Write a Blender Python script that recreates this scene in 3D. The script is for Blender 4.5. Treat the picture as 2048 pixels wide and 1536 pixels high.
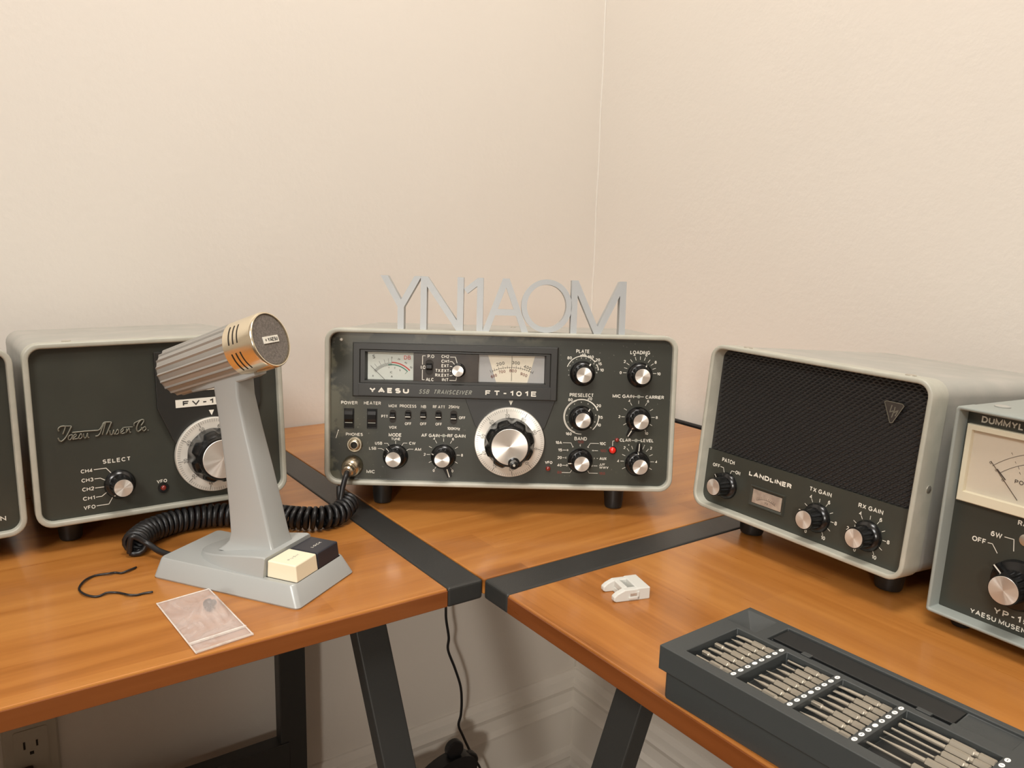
import bpy, bmesh, math, random
from mathutils import Vector, Matrix, Euler
random.seed(4)
for o in list(bpy.data.objects): bpy.data.objects.remove(o)
S = bpy.context.scene
COL = S.collection
PI = math.pi
TZ = 0.74                      # height of the desk top over the floor

# ------------------------------------------------------------ camera
cd = bpy.data.cameras.new('camera'); cam = bpy.data.objects.new('camera', cd); COL.objects.link(cam)
cd.sensor_width = 36.0; cd.lens = 1621.5 / 2048 * 36; cd.clip_start = 0.02; cd.clip_end = 30
Rm = Matrix.Rotation(-0.622625, 3, 'Z') @ Matrix.Rotation(PI/2 - 0.187968, 3, 'X') @ Matrix.Rotation(0.028053, 3, 'Z')
cam.matrix_world = Matrix.Translation((-0.3413, -0.50686, TZ + 0.27658)) @ Rm.to_4x4()
S.camera = cam

# ------------------------------------------------------------ light
S.view_settings.view_transform = 'Standard'; S.view_settings.look = 'None'
S.view_settings.gamma = 1; S.view_settings.use_curve_mapping = False
S.view_settings.exposure = 0.0
w = bpy.data.worlds.new('world'); S.world = w; w.use_nodes = True
w.node_tree.nodes['Background'].inputs[0].default_value = (1.0, 0.95, 0.90, 1)
w.node_tree.nodes['Background'].inputs[1].default_value = 0.16
def area(name, loc, target, size, power, col):
    l = bpy.data.lights.new(name, 'AREA'); l.shape = 'DISK'; l.size = size; l.energy = power; l.color = col
    o = bpy.data.objects.new(name, l); COL.objects.link(o); o.location = loc
    o.rotation_euler = (Vector(target) - Vector(loc)).to_track_quat('-Z', 'Y').to_euler()
    return o
area('ceiling_light', (-0.10, -0.35, TZ+1.72), (0.15, 0.15, TZ), 0.60, 20.5, (1.0, 0.955, 0.90))
area('front_fill_light', (-1.55, -1.05, TZ+1.68), (0.2, 0.2, TZ), 0.80, 42, (1.0, 0.975, 0.94))  # added overhead fill that brightens panels and other front-facing surfaces
sp = bpy.data.lights.new('side_lamp_light', 'SPOT'); sp.energy = 95; sp.color = (1.0, 0.93, 0.84); sp.spot_size = math.radians(24); sp.spot_blend = 1.0; sp.shadow_soft_size = 0.10
so = bpy.data.objects.new('side_lamp_light', sp); COL.objects.link(so); so.location = (-1.55, -1.65, TZ+0.55)
so.rotation_euler = (Vector((0.50, 0.45, TZ-0.32)) - Vector(so.location)).to_track_quat('-Z', 'Y').to_euler()

# ------------------------------------------------------------ materials
def mat(name, col, rough=0.5, metal=0.0, spec=0.5, bump=None, vary=None, coat=0.0):
    m = bpy.data.materials.new(name); m.use_nodes = True
    nt = m.node_tree; b = nt.nodes['Principled BSDF']
    b.inputs['Base Color'].default_value = (*col, 1); b.inputs['Roughness'].default_value = rough
    b.inputs['Metallic'].default_value = metal; b.inputs['Specular IOR Level'].default_value = spec
    b.inputs['Coat Weight'].default_value = coat; b.inputs['Coat Roughness'].default_value = 0.15
    tc = nt.nodes.new('ShaderNodeTexCoord')
    if bump:
        n = nt.nodes.new('ShaderNodeTexNoise'); n.inputs['Scale'].default_value = bump[0]; n.inputs['Detail'].default_value = 3
        bp = nt.nodes.new('ShaderNodeBump'); bp.inputs['Strength'].default_value = bump[1]; bp.inputs['Distance'].default_value = bump[2]
        nt.links.new(tc.outputs['Object'], n.inputs['Vector']); nt.links.new(n.outputs['Fac'], bp.inputs['Height'])
        nt.links.new(bp.outputs['Normal'], b.inputs['Normal'])
    if vary:   # (scale, second colour, threshold low, high)
        n = nt.nodes.new('ShaderNodeTexNoise'); n.inputs['Scale'].default_value = vary[0]; n.inputs['Detail'].default_value = 5
        r = nt.nodes.new('ShaderNodeValToRGB'); r.color_ramp.elements[0].position = vary[2]; r.color_ramp.elements[1].position = vary[3]
        r.color_ramp.elements[0].color = (*col, 1); r.color_ramp.elements[1].color = (*vary[1], 1)
        nt.links.new(tc.outputs['Object'], n.inputs['Vector']); nt.links.new(n.outputs['Fac'], r.inputs['Fac'])
        nt.links.new(r.outputs['Color'], b.inputs['Base Color'])
    return m

M = {}
M['wall'] = mat('wall_paint', (0.76, 0.71, 0.64), 0.75, bump=(120, 0.25, 0.0012), vary=(2.5, (0.78, 0.73, 0.66), 0.4, 0.7))
M['trim'] = mat('trim_paint', (0.80, 0.76, 0.69), 0.45)
M['floor'] = mat('floor_boards', (0.16, 0.10, 0.06), 0.5, vary=(6, (0.22, 0.14, 0.08), 0.3, 0.7))
M['case'] = mat('grey_case_paint', (0.37, 0.365, 0.33), 0.45, bump=(500, 0.12, 0.0003), vary=(30, (0.43, 0.41, 0.37), 0.45, 0.7))
M['bezel'] = mat('light_grey_bezel', (0.42, 0.415, 0.35), 0.35, vary=(60, (0.47, 0.46, 0.39), 0.45, 0.65))
M['case_blue'] = mat('cool_grey_case_paint', (0.29, 0.315, 0.29), 0.5, bump=(900, 0.3, 0.0003))
M['panel'] = mat('dark_green_grey_panel', (0.040, 0.042, 0.034), 0.32, vary=(14, (0.052, 0.055, 0.043), 0.45, 0.75))
M['blackp'] = mat('black_moulded_plastic', (0.022, 0.022, 0.020), 0.38, bump=(900, 0.15, 0.0002))
M['brownp'] = mat('glossy_brown_black_plate', (0.045, 0.038, 0.034), 0.18, vary=(40, (0.07, 0.06, 0.05), 0.4, 0.8))
M['black'] = mat('gloss_black_plastic', (0.008, 0.008, 0.008), 0.22)
M['rubber'] = mat('black_rubber', (0.010, 0.010, 0.011), 0.35, spec=0.5)
M['foot'] = mat('black_rubber_foot', (0.012, 0.012, 0.011), 0.45)
M['ink'] = mat('white_print', (0.80, 0.77, 0.68), 0.6)
M['inkdull'] = mat('worn_grey_print', (0.34, 0.35, 0.30), 0.6)
M['inkred'] = mat('dull_red_print', (0.17, 0.030, 0.020), 0.6)
M['red'] = mat('red_scale_print', (0.55, 0.06, 0.05), 0.6)
M['green'] = mat('green_scale_print', (0.03, 0.20, 0.14), 0.6)
M['inkdark'] = mat('dark_print', (0.035, 0.033, 0.030), 0.6)
M['meterface'] = mat('white_meter_card', (0.62, 0.66, 0.60), 0.5)
M['cream'] = mat('cream_dial_card', (0.78, 0.72, 0.58), 0.5)
M['greycard'] = mat('grey_dial_card', (0.42, 0.42, 0.41), 0.5)
M['metercream'] = mat('cream_meter_face', (0.66, 0.60, 0.49), 0.45)
M['tancard'] = mat('tan_meter_card', (0.34, 0.27, 0.22), 0.4, vary=(160, (0.46, 0.38, 0.31), 0.4, 0.7))
M['meterframe'] = mat('cream_plastic_frame', (0.72, 0.66, 0.50), 0.35)
M['led'] = mat('red_plastic_lens', (0.75, 0.02, 0.012), 0.12, coat=0.6)
M['leddark'] = mat('dark_red_lens', (0.20, 0.018, 0.012), 0.15, coat=0.6)
M['chrome'] = mat('worn_nickel', (0.62, 0.56, 0.44), 0.28, metal=1.0, vary=(90, (0.50, 0.43, 0.32), 0.4, 0.75))
M['script'] = mat('tarnished_chrome_script', (0.24, 0.235, 0.19), 0.42, metal=0.6)
M['steel'] = mat('brushed_steel', (0.60, 0.57, 0.50), 0.35, metal=0.85)
M['micpaint'] = mat('silver_grey_paint', (0.405, 0.42, 0.41), 0.34, metal=0.15, bump=(1400, 0.08, 0.0002))
M['michead'] = mat('ribbed_grey_aluminium', (0.40, 0.39, 0.365), 0.36, metal=0.45)
M['micring'] = mat('pale_brass_ring', (0.88, 0.80, 0.63), 0.20, metal=1.0)
M['micmesh'] = mat('dark_foam_disc', (0.12, 0.105, 0.09), 0.7, bump=(1600, 0.9, 0.0006), vary=(700, (0.22, 0.19, 0.165), 0.35, 0.7))
M['ivory'] = mat('ivory_button', (0.86, 0.78, 0.58), 0.35)
M['navy'] = mat('navy_black_button', (0.020, 0.021, 0.030), 0.38)
M['letter'] = mat('silver_printed_plastic', (0.43, 0.45, 0.455), 0.38, metal=0.15, bump=(900, 0.1, 0.0002))
M['metalstrip'] = mat('black_powder_coat', (0.028, 0.028, 0.026), 0.42, bump=(900, 0.35, 0.0003))
M['toolcase'] = mat('dark_slate_plastic', (0.045, 0.050, 0.050), 0.48, bump=(1200, 0.25, 0.0002))
M['toolwell'] = mat('darker_slate_well', (0.011, 0.012, 0.012), 0.5)
M['bit'] = mat('satin_tool_steel', (0.42, 0.385, 0.32), 0.40, metal=0.7)
M['dot'] = mat('white_dot_print', (0.85, 0.85, 0.82), 0.5)
M['whitep'] = mat('white_nylon', (0.60, 0.60, 0.56), 0.42)
M['outlet'] = mat('ivory_outlet_plastic', (0.50, 0.46, 0.38), 0.4)
M['outdark'] = mat('outlet_slot', (0.02, 0.015, 0.01), 0.6)
M['speck'] = mat('black_grille_plastic', (0.030, 0.028, 0.027), 0.38)

def wood(name, axis, edge=False):
    m = bpy.data.materials.new(name); m.use_nodes = True; nt = m.node_tree; b = nt.nodes['Principled BSDF']
    L = nt.links.new
    tc = nt.nodes.new('ShaderNodeTexCoord'); mp = nt.nodes.new('ShaderNodeMapping')
    L(tc.outputs['Object'], mp.inputs['Vector'])
    if axis == 'y': mp.inputs['Rotation'].default_value = (0, 0, PI/2)
    # planks
    br = nt.nodes.new('ShaderNodeTexBrick'); br.offset = 0.37; br.inputs['Scale'].default_value = 1
    br.inputs['Brick Width'].default_value = 0.62; br.inputs['Row Height'].default_value = 0.038
    br.inputs['Mortar Size'].default_value = 0.0; br.inputs['Bias'].default_value = 0
    br.inputs['Color1'].default_value = (0, 0, 0, 1); br.inputs['Color2'].default_value = (1, 1, 1, 1)
    L(mp.outputs['Vector'], br.inputs['Vector'])
    # grain
    sc = nt.nodes.new('ShaderNodeMapping'); sc.inputs['Scale'].default_value = (3.0, 42, 42); L(mp.outputs['Vector'], sc.inputs['Vector'])
    n1 = nt.nodes.new('ShaderNodeTexNoise'); n1.inputs['Scale'].default_value = 1.0; n1.inputs['Detail'].default_value = 6; n1.inputs['Distortion'].default_value = 0.9
    L(sc.outputs['Vector'], n1.inputs['Vector'])
    sc2 = nt.nodes.new('ShaderNodeMapping'); sc2.inputs['Scale'].default_value = (12, 260, 260); L(mp.outputs['Vector'], sc2.inputs['Vector'])
    n2 = nt.nodes.new('ShaderNodeTexNoise'); n2.inputs['Scale'].default_value = 1.0; n2.inputs['Detail'].default_value = 3
    L(sc2.outputs['Vector'], n2.inputs['Vector'])
    def mth(op, a, bb):
        x = nt.nodes.new('ShaderNodeMath'); x.operation = op
        for i, v in enumerate((a, bb)):
            if isinstance(v, (int, float)): x.inputs[i].default_value = v
            else: L(v, x.inputs[i])
        return x.outputs[0]
    f = mth('ADD', mth('MULTIPLY', n1.outputs['Fac'], 0.95), mth('MULTIPLY', n2.outputs['Fac'], 0.30))
    f = mth('ADD', f, mth('MULTIPLY', br.outputs['Fac'], 0.0))
    sep = nt.nodes.new('ShaderNodeSeparateColor'); L(br.outputs['Color'], sep.inputs[0])
    f = mth('ADD', f, mth('MULTIPLY', sep.outputs[0], 0.24))
    r = nt.nodes.new('ShaderNodeValToRGB'); L(f, r.inputs['Fac']); e = r.color_ramp.elements
    k = (0.50, 0.38, 0.42) if edge else (1, 1, 1)
    def c(a): return (a[0]*k[0], a[1]*k[1], a[2]*k[2], 1)
    e[0].position = 0.30; e[0].color = c((0.20, 0.064, 0.011))
    e[1].position = 1.0; e[1].color = c((0.50, 0.21, 0.048))
    x = e.new(0.52); x.color = c((0.335, 0.120, 0.022))
    x = e.new(0.68); x.color = c((0.405, 0.153, 0.031))
    L(r.outputs['Color'], b.inputs['Base Color'])
    b.inputs['Roughness'].default_value = 0.30; b.inputs['Coat Weight'].default_value = 0.25; b.inputs['Coat Roughness'].default_value = 0.12
    rr = mth('ADD', mth('MULTIPLY', n2.outputs['Fac'], 0.12), 0.24); L(rr, b.inputs['Roughness'])
    return m
M['wood_x'] = wood('cherry_veneer_lengthwise', 'x'); M['wood_y'] = wood('cherry_veneer_crosswise', 'y')
M['woodedge_x'] = wood('cherry_edge_band', 'x', True); M['woodedge_y'] = wood('cherry_edge_band_side', 'y', True)

def brushed(name, col, rough=0.30):
    m = mat(name, col, rough, 1.0); nt = m.node_tree; b = nt.nodes['Principled BSDF']
    t = nt.nodes.new('ShaderNodeTangent'); t.direction_type = 'RADIAL'; t.axis = 'Y'
    b.inputs['Anisotropic'].default_value = 0.92
    nt.links.new(t.outputs[0], b.inputs['Tangent'])
    return m
M['cap'] = brushed('spun_aluminium', (0.84, 0.80, 0.74), 0.36); M['cap'].node_tree.nodes['Principled BSDF'].inputs['Metallic'].default_value = 0.78
M['ring'] = brushed('satin_dial_ring', (0.80, 0.77, 0.70), 0.36); M['ring'].node_tree.nodes['Principled BSDF'].inputs['Metallic'].default_value = 0.35

def worn_panel():
    m = mat('worn_dark_panel', (0.040, 0.042, 0.034), 0.30); nt = m.node_tree; b = nt.nodes['Principled BSDF']; L = nt.links.new
    tc = nt.nodes.new('ShaderNodeTexCoord'); sx = nt.nodes.new('ShaderNodeSeparateXYZ'); L(tc.outputs['Object'], sx.inputs[0])
    def n(scale, det=5):
        x = nt.nodes.new('ShaderNodeTexNoise'); x.inputs['Scale'].default_value = scale; x.inputs['Detail'].default_value = det; L(tc.outputs['Object'], x.inputs['Vector']); return x.outputs['Fac']
    def mr(v, a, bb, c=0, d=1):
        x = nt.nodes.new('ShaderNodeMapRange'); L(v, x.inputs[0])
        for i, q in enumerate((a, bb, c, d)): x.inputs[i+1].default_value = q
        return x.outputs[0]
    def mth(op, a, bb):
        x = nt.nodes.new('ShaderNodeMath'); x.operation = op
        for i, v in enumerate((a, bb)):
            if isinstance(v, (int, float)): x.inputs[i].default_value = v
            else: L(v, x.inputs[i])
        return x.outputs[0]
    def mix(f, a, bb):
        x = nt.nodes.new('ShaderNodeMix'); x.data_type = 'RGBA'; L(f, x.inputs[0])
        for i, v in ((6, a), (7, bb)):
            if isinstance(v, tuple): x.inputs[i].default_value = (*v, 1)
            else: L(v, x.inputs[i])
        return x.outputs[2]
    left = mr(sx.outputs[0], -0.166, -0.118, 1, 0)            # grime spreads in from the left end and the top edge
    top = mr(sx.outputs[2], 0.137, 0.147, 0, 1)
    zone = mth('MAXIMUM', left, mth('MULTIPLY', top, mr(sx.outputs[0], 0.03, 0.06, 1, 0)))
    patch = mr(mth('ADD', n(26), mth('MULTIPLY', n(160), 0.25)), 0.575, 0.64)
    dirt = mth('MULTIPLY', patch, zone)
    c = mix(mr(n(14), 0.45, 0.75), (0.040, 0.042, 0.034), (0.052, 0.055, 0.043))
    c = mix(mth('MULTIPLY', zone, 0.75), c, (0.125, 0.118, 0.078))
    c = mix(dirt, c, (0.020, 0.022, 0.018))
    spk = mth('MULTIPLY', mr(n(420, 2), 0.72, 0.76), mr(n(20), 0.45, 0.6))
    c = mix(mth('MULTIPLY', spk, 0.5), c, (0.30, 0.30, 0.25))
    L(c, b.inputs['Base Color']); return m
M['worn'] = worn_panel()

def glassy():
    m = bpy.data.materials.new('thin_clear_plastic'); m.use_nodes = True; nt = m.node_tree; nt.nodes.clear()
    o = nt.nodes.new('ShaderNodeOutputMaterial'); t = nt.nodes.new('ShaderNodeBsdfTransparent'); g = nt.nodes.new('ShaderNodeBsdfGlossy')
    g.inputs['Roughness'].default_value = 0.06; mx = nt.nodes.new('ShaderNodeMixShader'); mx.inputs[0].default_value = 0.04
    nt.links.new(t.outputs[0], mx.inputs[1]); nt.links.new(g.outputs[0], mx.inputs[2]); nt.links.new(mx.outputs[0], o.inputs[0]); return m
M['glass'] = glassy()
def bagmat(name, milk, col):
    m = bpy.data.materials.new(name); m.use_nodes = True; nt = m.node_tree; nt.nodes.clear()
    o = nt.nodes.new('ShaderNodeOutputMaterial'); t = nt.nodes.new('ShaderNodeBsdfTransparent'); p = nt.nodes.new('ShaderNodeBsdfPrincipled')
    p.inputs['Base Color'].default_value = (*col, 1); p.inputs['Roughness'].default_value = 0.22
    tc = nt.nodes.new('ShaderNodeTexCoord'); n = nt.nodes.new('ShaderNodeTexNoise'); n.inputs['Scale'].default_value = 45; n.inputs['Detail'].default_value = 4; n.inputs['Distortion'].default_value = 1.5
    bp = nt.nodes.new('ShaderNodeBump'); bp.inputs['Distance'].default_value = 0.002; bp.inputs['Strength'].default_value = 0.8
    nt.links.new(tc.outputs['Object'], n.inputs['Vector']); nt.links.new(n.outputs['Fac'], bp.inputs['Height']); nt.links.new(bp.outputs['Normal'], p.inputs['Normal'])
    mr = nt.nodes.new('ShaderNodeMapRange'); nt.links.new(n.outputs['Fac'], mr.inputs[0])
    mr.inputs[1].default_value = 0.3; mr.inputs[2].default_value = 0.75; mr.inputs[3].default_value = milk*0.7; mr.inputs[4].default_value = milk*1.3
    mx = nt.nodes.new('ShaderNodeMixShader'); nt.links.new(mr.outputs[0], mx.inputs[0])
    nt.links.new(t.outputs[0], mx.inputs[1]); nt.links.new(p.outputs[0], mx.inputs[2]); nt.links.new(mx.outputs[0], o.inputs[0]); return m
M['bag'] = bagmat('clear_polythene', 0.33, (0.80, 0.72, 0.68)); M['bagzip'] = bagmat('milky_polythene', 0.75, (0.88, 0.82, 0.76))

# ------------------------------------------------------------ mesh helpers
def BM(): return bmesh.new()
def obj(name, bm, m, parent=None, smooth=False, bevel=0, seg=2, loc=None, rot=None, autosmooth=None):
    bmesh.ops.recalc_face_normals(bm, faces=bm.faces[:])
    me = bpy.data.meshes.new(name); bm.to_mesh(me); bm.free()
    o = bpy.data.objects.new(name, me); COL.objects.link(o); me.materials.append(M[m] if isinstance(m, str) else m)
    if smooth or autosmooth:
        for p in me.polygons: p.use_smooth = True
        if autosmooth: me.set_sharp_from_angle(angle=math.radians(autosmooth))
    if parent: o.parent = parent
    if loc: o.location = loc
    if rot: o.rotation_euler = rot
    if bevel:
        b = o.modifiers.new('bevel', 'BEVEL'); b.width = bevel; b.segments = seg; b.limit_method = 'ANGLE'; b.angle_limit = math.radians(35)
    return o
def thing(name, label, cat, loc=(0, 0, 0), rot=(0, 0, 0), group=None):
    o = bpy.data.objects.new(name, None); COL.objects.link(o); o.empty_display_size = 0.02
    o.location = loc; o.rotation_euler = rot; o['label'] = label; o['category'] = cat
    if group: o['group'] = group
    return o
def tag(o, label, cat, group=None):
    o['label'] = label; o['category'] = cat
    if group: o['group'] = group
    return o
def struct(name, bm, m, **k):
    o = obj(name, bm, m, **k); o['kind'] = 'structure'; return o
def box(bm, x0, x1, y0, y1, z0, z1):
    v = [bm.verts.new((x, y, z)) for x in (x0, x1) for y in (y0, y1) for z in (z0, z1)]
    for f in ((0, 1, 3, 2), (4, 6, 7, 5), (0, 4, 5, 1), (2, 3, 7, 6), (0, 2, 6, 4), (1, 5, 7, 3)): bm.faces.new([v[i] for i in f])
    return v
def loft(bm, loops, cap0=True, cap1=True, close=False):
    R = [[bm.verts.new(p) for p in l] for l in loops]
    n = len(R[0])
    rng = range(len(R)) if close else range(len(R)-1)
    for i in rng:
        a, b = R[i], R[(i+1) % len(R)]
        for j in range(n): bm.faces.new((a[j], a[(j+1) % n], b[(j+1) % n], b[j]))
    if cap0 and not close: bm.faces.new(R[0][::-1])
    if cap1 and not close: bm.faces.new(R[-1])
    return R
def rr(x0, x1, z0, z1, r, n=6):
    pts = []
    for cx, cz, a0 in ((x1-r, z1-r, 0), (x0+r, z1-r, 90), (x0+r, z0+r, 180), (x1-r, z0+r, 270)):
        for i in range(n+1):
            a = math.radians(a0 + 90*i/n); pts.append((cx + r*math.cos(a), cz + r*math.sin(a)))
    return pts
def at(pts, y): return [(p[0], y, p[1]) for p in pts]
def circ(r, y, n=32, cx=0, cz=0, a0=0): return [(cx + r*math.cos(a0+2*PI*i/n), y, cz + r*math.sin(a0+2*PI*i/n)) for i in range(n)]
def lathe(bm, prof, n=32, cx=0, cz=0, caps=True):      # prof: (radius, y)
    loft(bm, [circ(r, y, n, cx, cz) for r, y in prof], caps, caps)
def tube(bm, pts, r, n=8, caps=True):
    pts = [Vector(p) for p in pts]; loops = []; T0 = None; N = None
    for i, p in enumerate(pts):
        T = (pts[min(i+1, len(pts)-1)] - pts[max(i-1, 0)]).normalized()
        if N is None:
            N = T.cross(Vector((0, 0, 1)));  N = N if N.length > 0.1 else T.cross(Vector((1, 0, 0))); N.normalize()
        else:
            N = (N - T*N.dot(T)).normalized()
        B = T.cross(N); rad = r(i) if callable(r) else r
        loops.append([tuple(p + rad*(math.cos(2*PI*k/n)*N + math.sin(2*PI*k/n)*B)) for k in range(n)])
    loft(bm, loops, caps, caps)
def spline(pts, sub=8):
    P = [Vector(p) for p in pts]; out = []
    for i in range(len(P)-1):
        p0 = P[max(i-1, 0)]; p1 = P[i]; p2 = P[i+1]; p3 = P[min(i+2, len(P)-1)]
        for k in range(sub):
            t = k/sub
            out.append(0.5*((2*p1) + (-p0+p2)*t + (2*p0-5*p1+4*p2-p3)*t*t + (-p0+3*p1-3*p2+p3)*t**3))
    out.append(P[-1]); return out

# flat print in a panel plane (x right, z up, facing -y)
class Ink:
    def __init__(s, y): s.bm = BM(); s.y = y
    def poly(s, pts, dy=0): s.bm.faces.new([s.bm.verts.new((p[0], s.y-dy, p[1])) for p in pts])
    def line(s, pts, w, dy=0):
        for a, b in zip(pts, pts[1:]):
            d = Vector((b[0]-a[0], b[1]-a[1])); 
            if d.length == 0: continue
            d.normalize(); n = Vector((-d.y, d.x))*w/2; e = d*w*0.3
            s.poly([(a[0]-e.x-n.x, a[1]-e.y-n.y), (b[0]+e.x-n.x, b[1]+e.y-n.y), (b[0]+e.x+n.x, b[1]+e.y+n.y), (a[0]-e.x+n.x, a[1]-e.y+n.y)], dy)
    def arc(s, c, r, a0, a1, w, n=24):
        A = [math.radians(a0 + (a1-a0)*i/n) for i in range(n+1)]
        for a, b in zip(A, A[1:]):
            s.poly([(c[0]+(r-w/2)*math.cos(a), c[1]+(r-w/2)*math.sin(a)), (c[0]+(r+w/2)*math.cos(a), c[1]+(r+w/2)*math.sin(a)),
                    (c[0]+(r+w/2)*math.cos(b), c[1]+(r+w/2)*math.sin(b)), (c[0]+(r-w/2)*math.cos(b), c[1]+(r-w/2)*math.sin(b))])
    def tick(s, c, a, r0, r1, w):
        a = math.radians(a); s.line([(c[0]+r0*math.cos(a), c[1]+r0*math.sin(a)), (c[0]+r1*math.cos(a), c[1]+r1*math.sin(a))], w)
    def dot(s, c, r, n=14): s.poly([(c[0]+r*math.cos(2*PI*i/n), c[1]+r*math.sin(2*PI*i/n)) for i in range(n)])
    def ribbon(s, pts, w):
        P = [Vector(p) for p in pts]; P = [p for k, p in enumerate(P) if k == 0 or (p-P[k-1]).length > w*0.02]
        if len(P) < 2: return
        closed = (P[0]-P[-1]).length < w*0.05
        if closed: P = P[:-1]
        n = len(P); Ls, Rs = [], []
        for k in range(n):
            a = P[k-1] if (k > 0 or closed) else None; c = P[(k+1) % n] if (k < n-1 or closed) else None
            d1 = (P[k]-a).normalized() if a is not None else (c-P[k]).normalized(); d2 = (c-P[k]).normalized() if c is not None else d1
            nn = Vector((-d1.y, d1.x)) + Vector((-d2.y, d2.x))
            if nn.length < 0.35: nn = Vector((-d1.y, d1.x))
            else: nn = nn.normalized() / max(0.5, nn.normalized().dot(Vector((-d1.y, d1.x))))
            Ls.append(P[k]+nn*w/2); Rs.append(P[k]-nn*w/2)
        V = [(s.bm.verts.new((a.x, s.y, a.y)), s.bm.verts.new((c.x, s.y, c.y))) for a, c in zip(Ls, Rs)]
        for k in range(n if closed else n-1):
            a, c = V[k], V[(k+1) % n]; s.bm.faces.new((a[0], c[0], c[1], a[1]))
    def text(s, t, x, z, h, wid=None, al='C', rot=0, bold=0.018, shear=0, space=1.0):
        st = 0.148 + bold*2.2; gap = 0.20*space + 0.10; cur = 0; runs = []
        for ch in t:
            if ch == ' ': cur += 0.30*space; continue
            gw, gl = GLYPH[ch]
            for g in gl: runs.append([(cur + p[0]*0.94, p[1]) for p in g])
            cur += gw*0.94 + gap
        cur -= gap
        k = 1.0 if wid is None else max(0.1, (wid/h - st)/max(cur, 1e-6))
        tot = cur*k + st; ox = {'C': -tot/2, 'L': 0, 'R': -tot}[al]
        ca, sa = math.cos(math.radians(rot)), math.sin(math.radians(rot))
        for g in runs:
            out = []
            for px, py in g:
                qy = (st/2 + py*(1-st)) - 0.5; qx = ox + st/2 + px*k + qy*shear
                out.append((x + (qx*ca - qy*sa)*h, z + (qx*sa + qy*ca)*h))
            s.ribbon(out, st*h)
    def done(s, name, m, parent):
        for f in s.bm.faces:
            f.normal_update()
            if f.normal.y > 0: f.normal_flip()
        me = bpy.data.meshes.new(name); s.bm.to_mesh(me); s.bm.free()
        o = bpy.data.objects.new(name, me); COL.objects.link(o); me.materials.append(M[m]); o.parent = parent; return o
def _a(cx, cy, rx, ry, a0, a1, n=10): return [(cx+rx*math.cos(math.radians(a0+(a1-a0)*i/n)), cy+ry*math.sin(math.radians(a0+(a1-a0)*i/n))) for i in range(n+1)]
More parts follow.
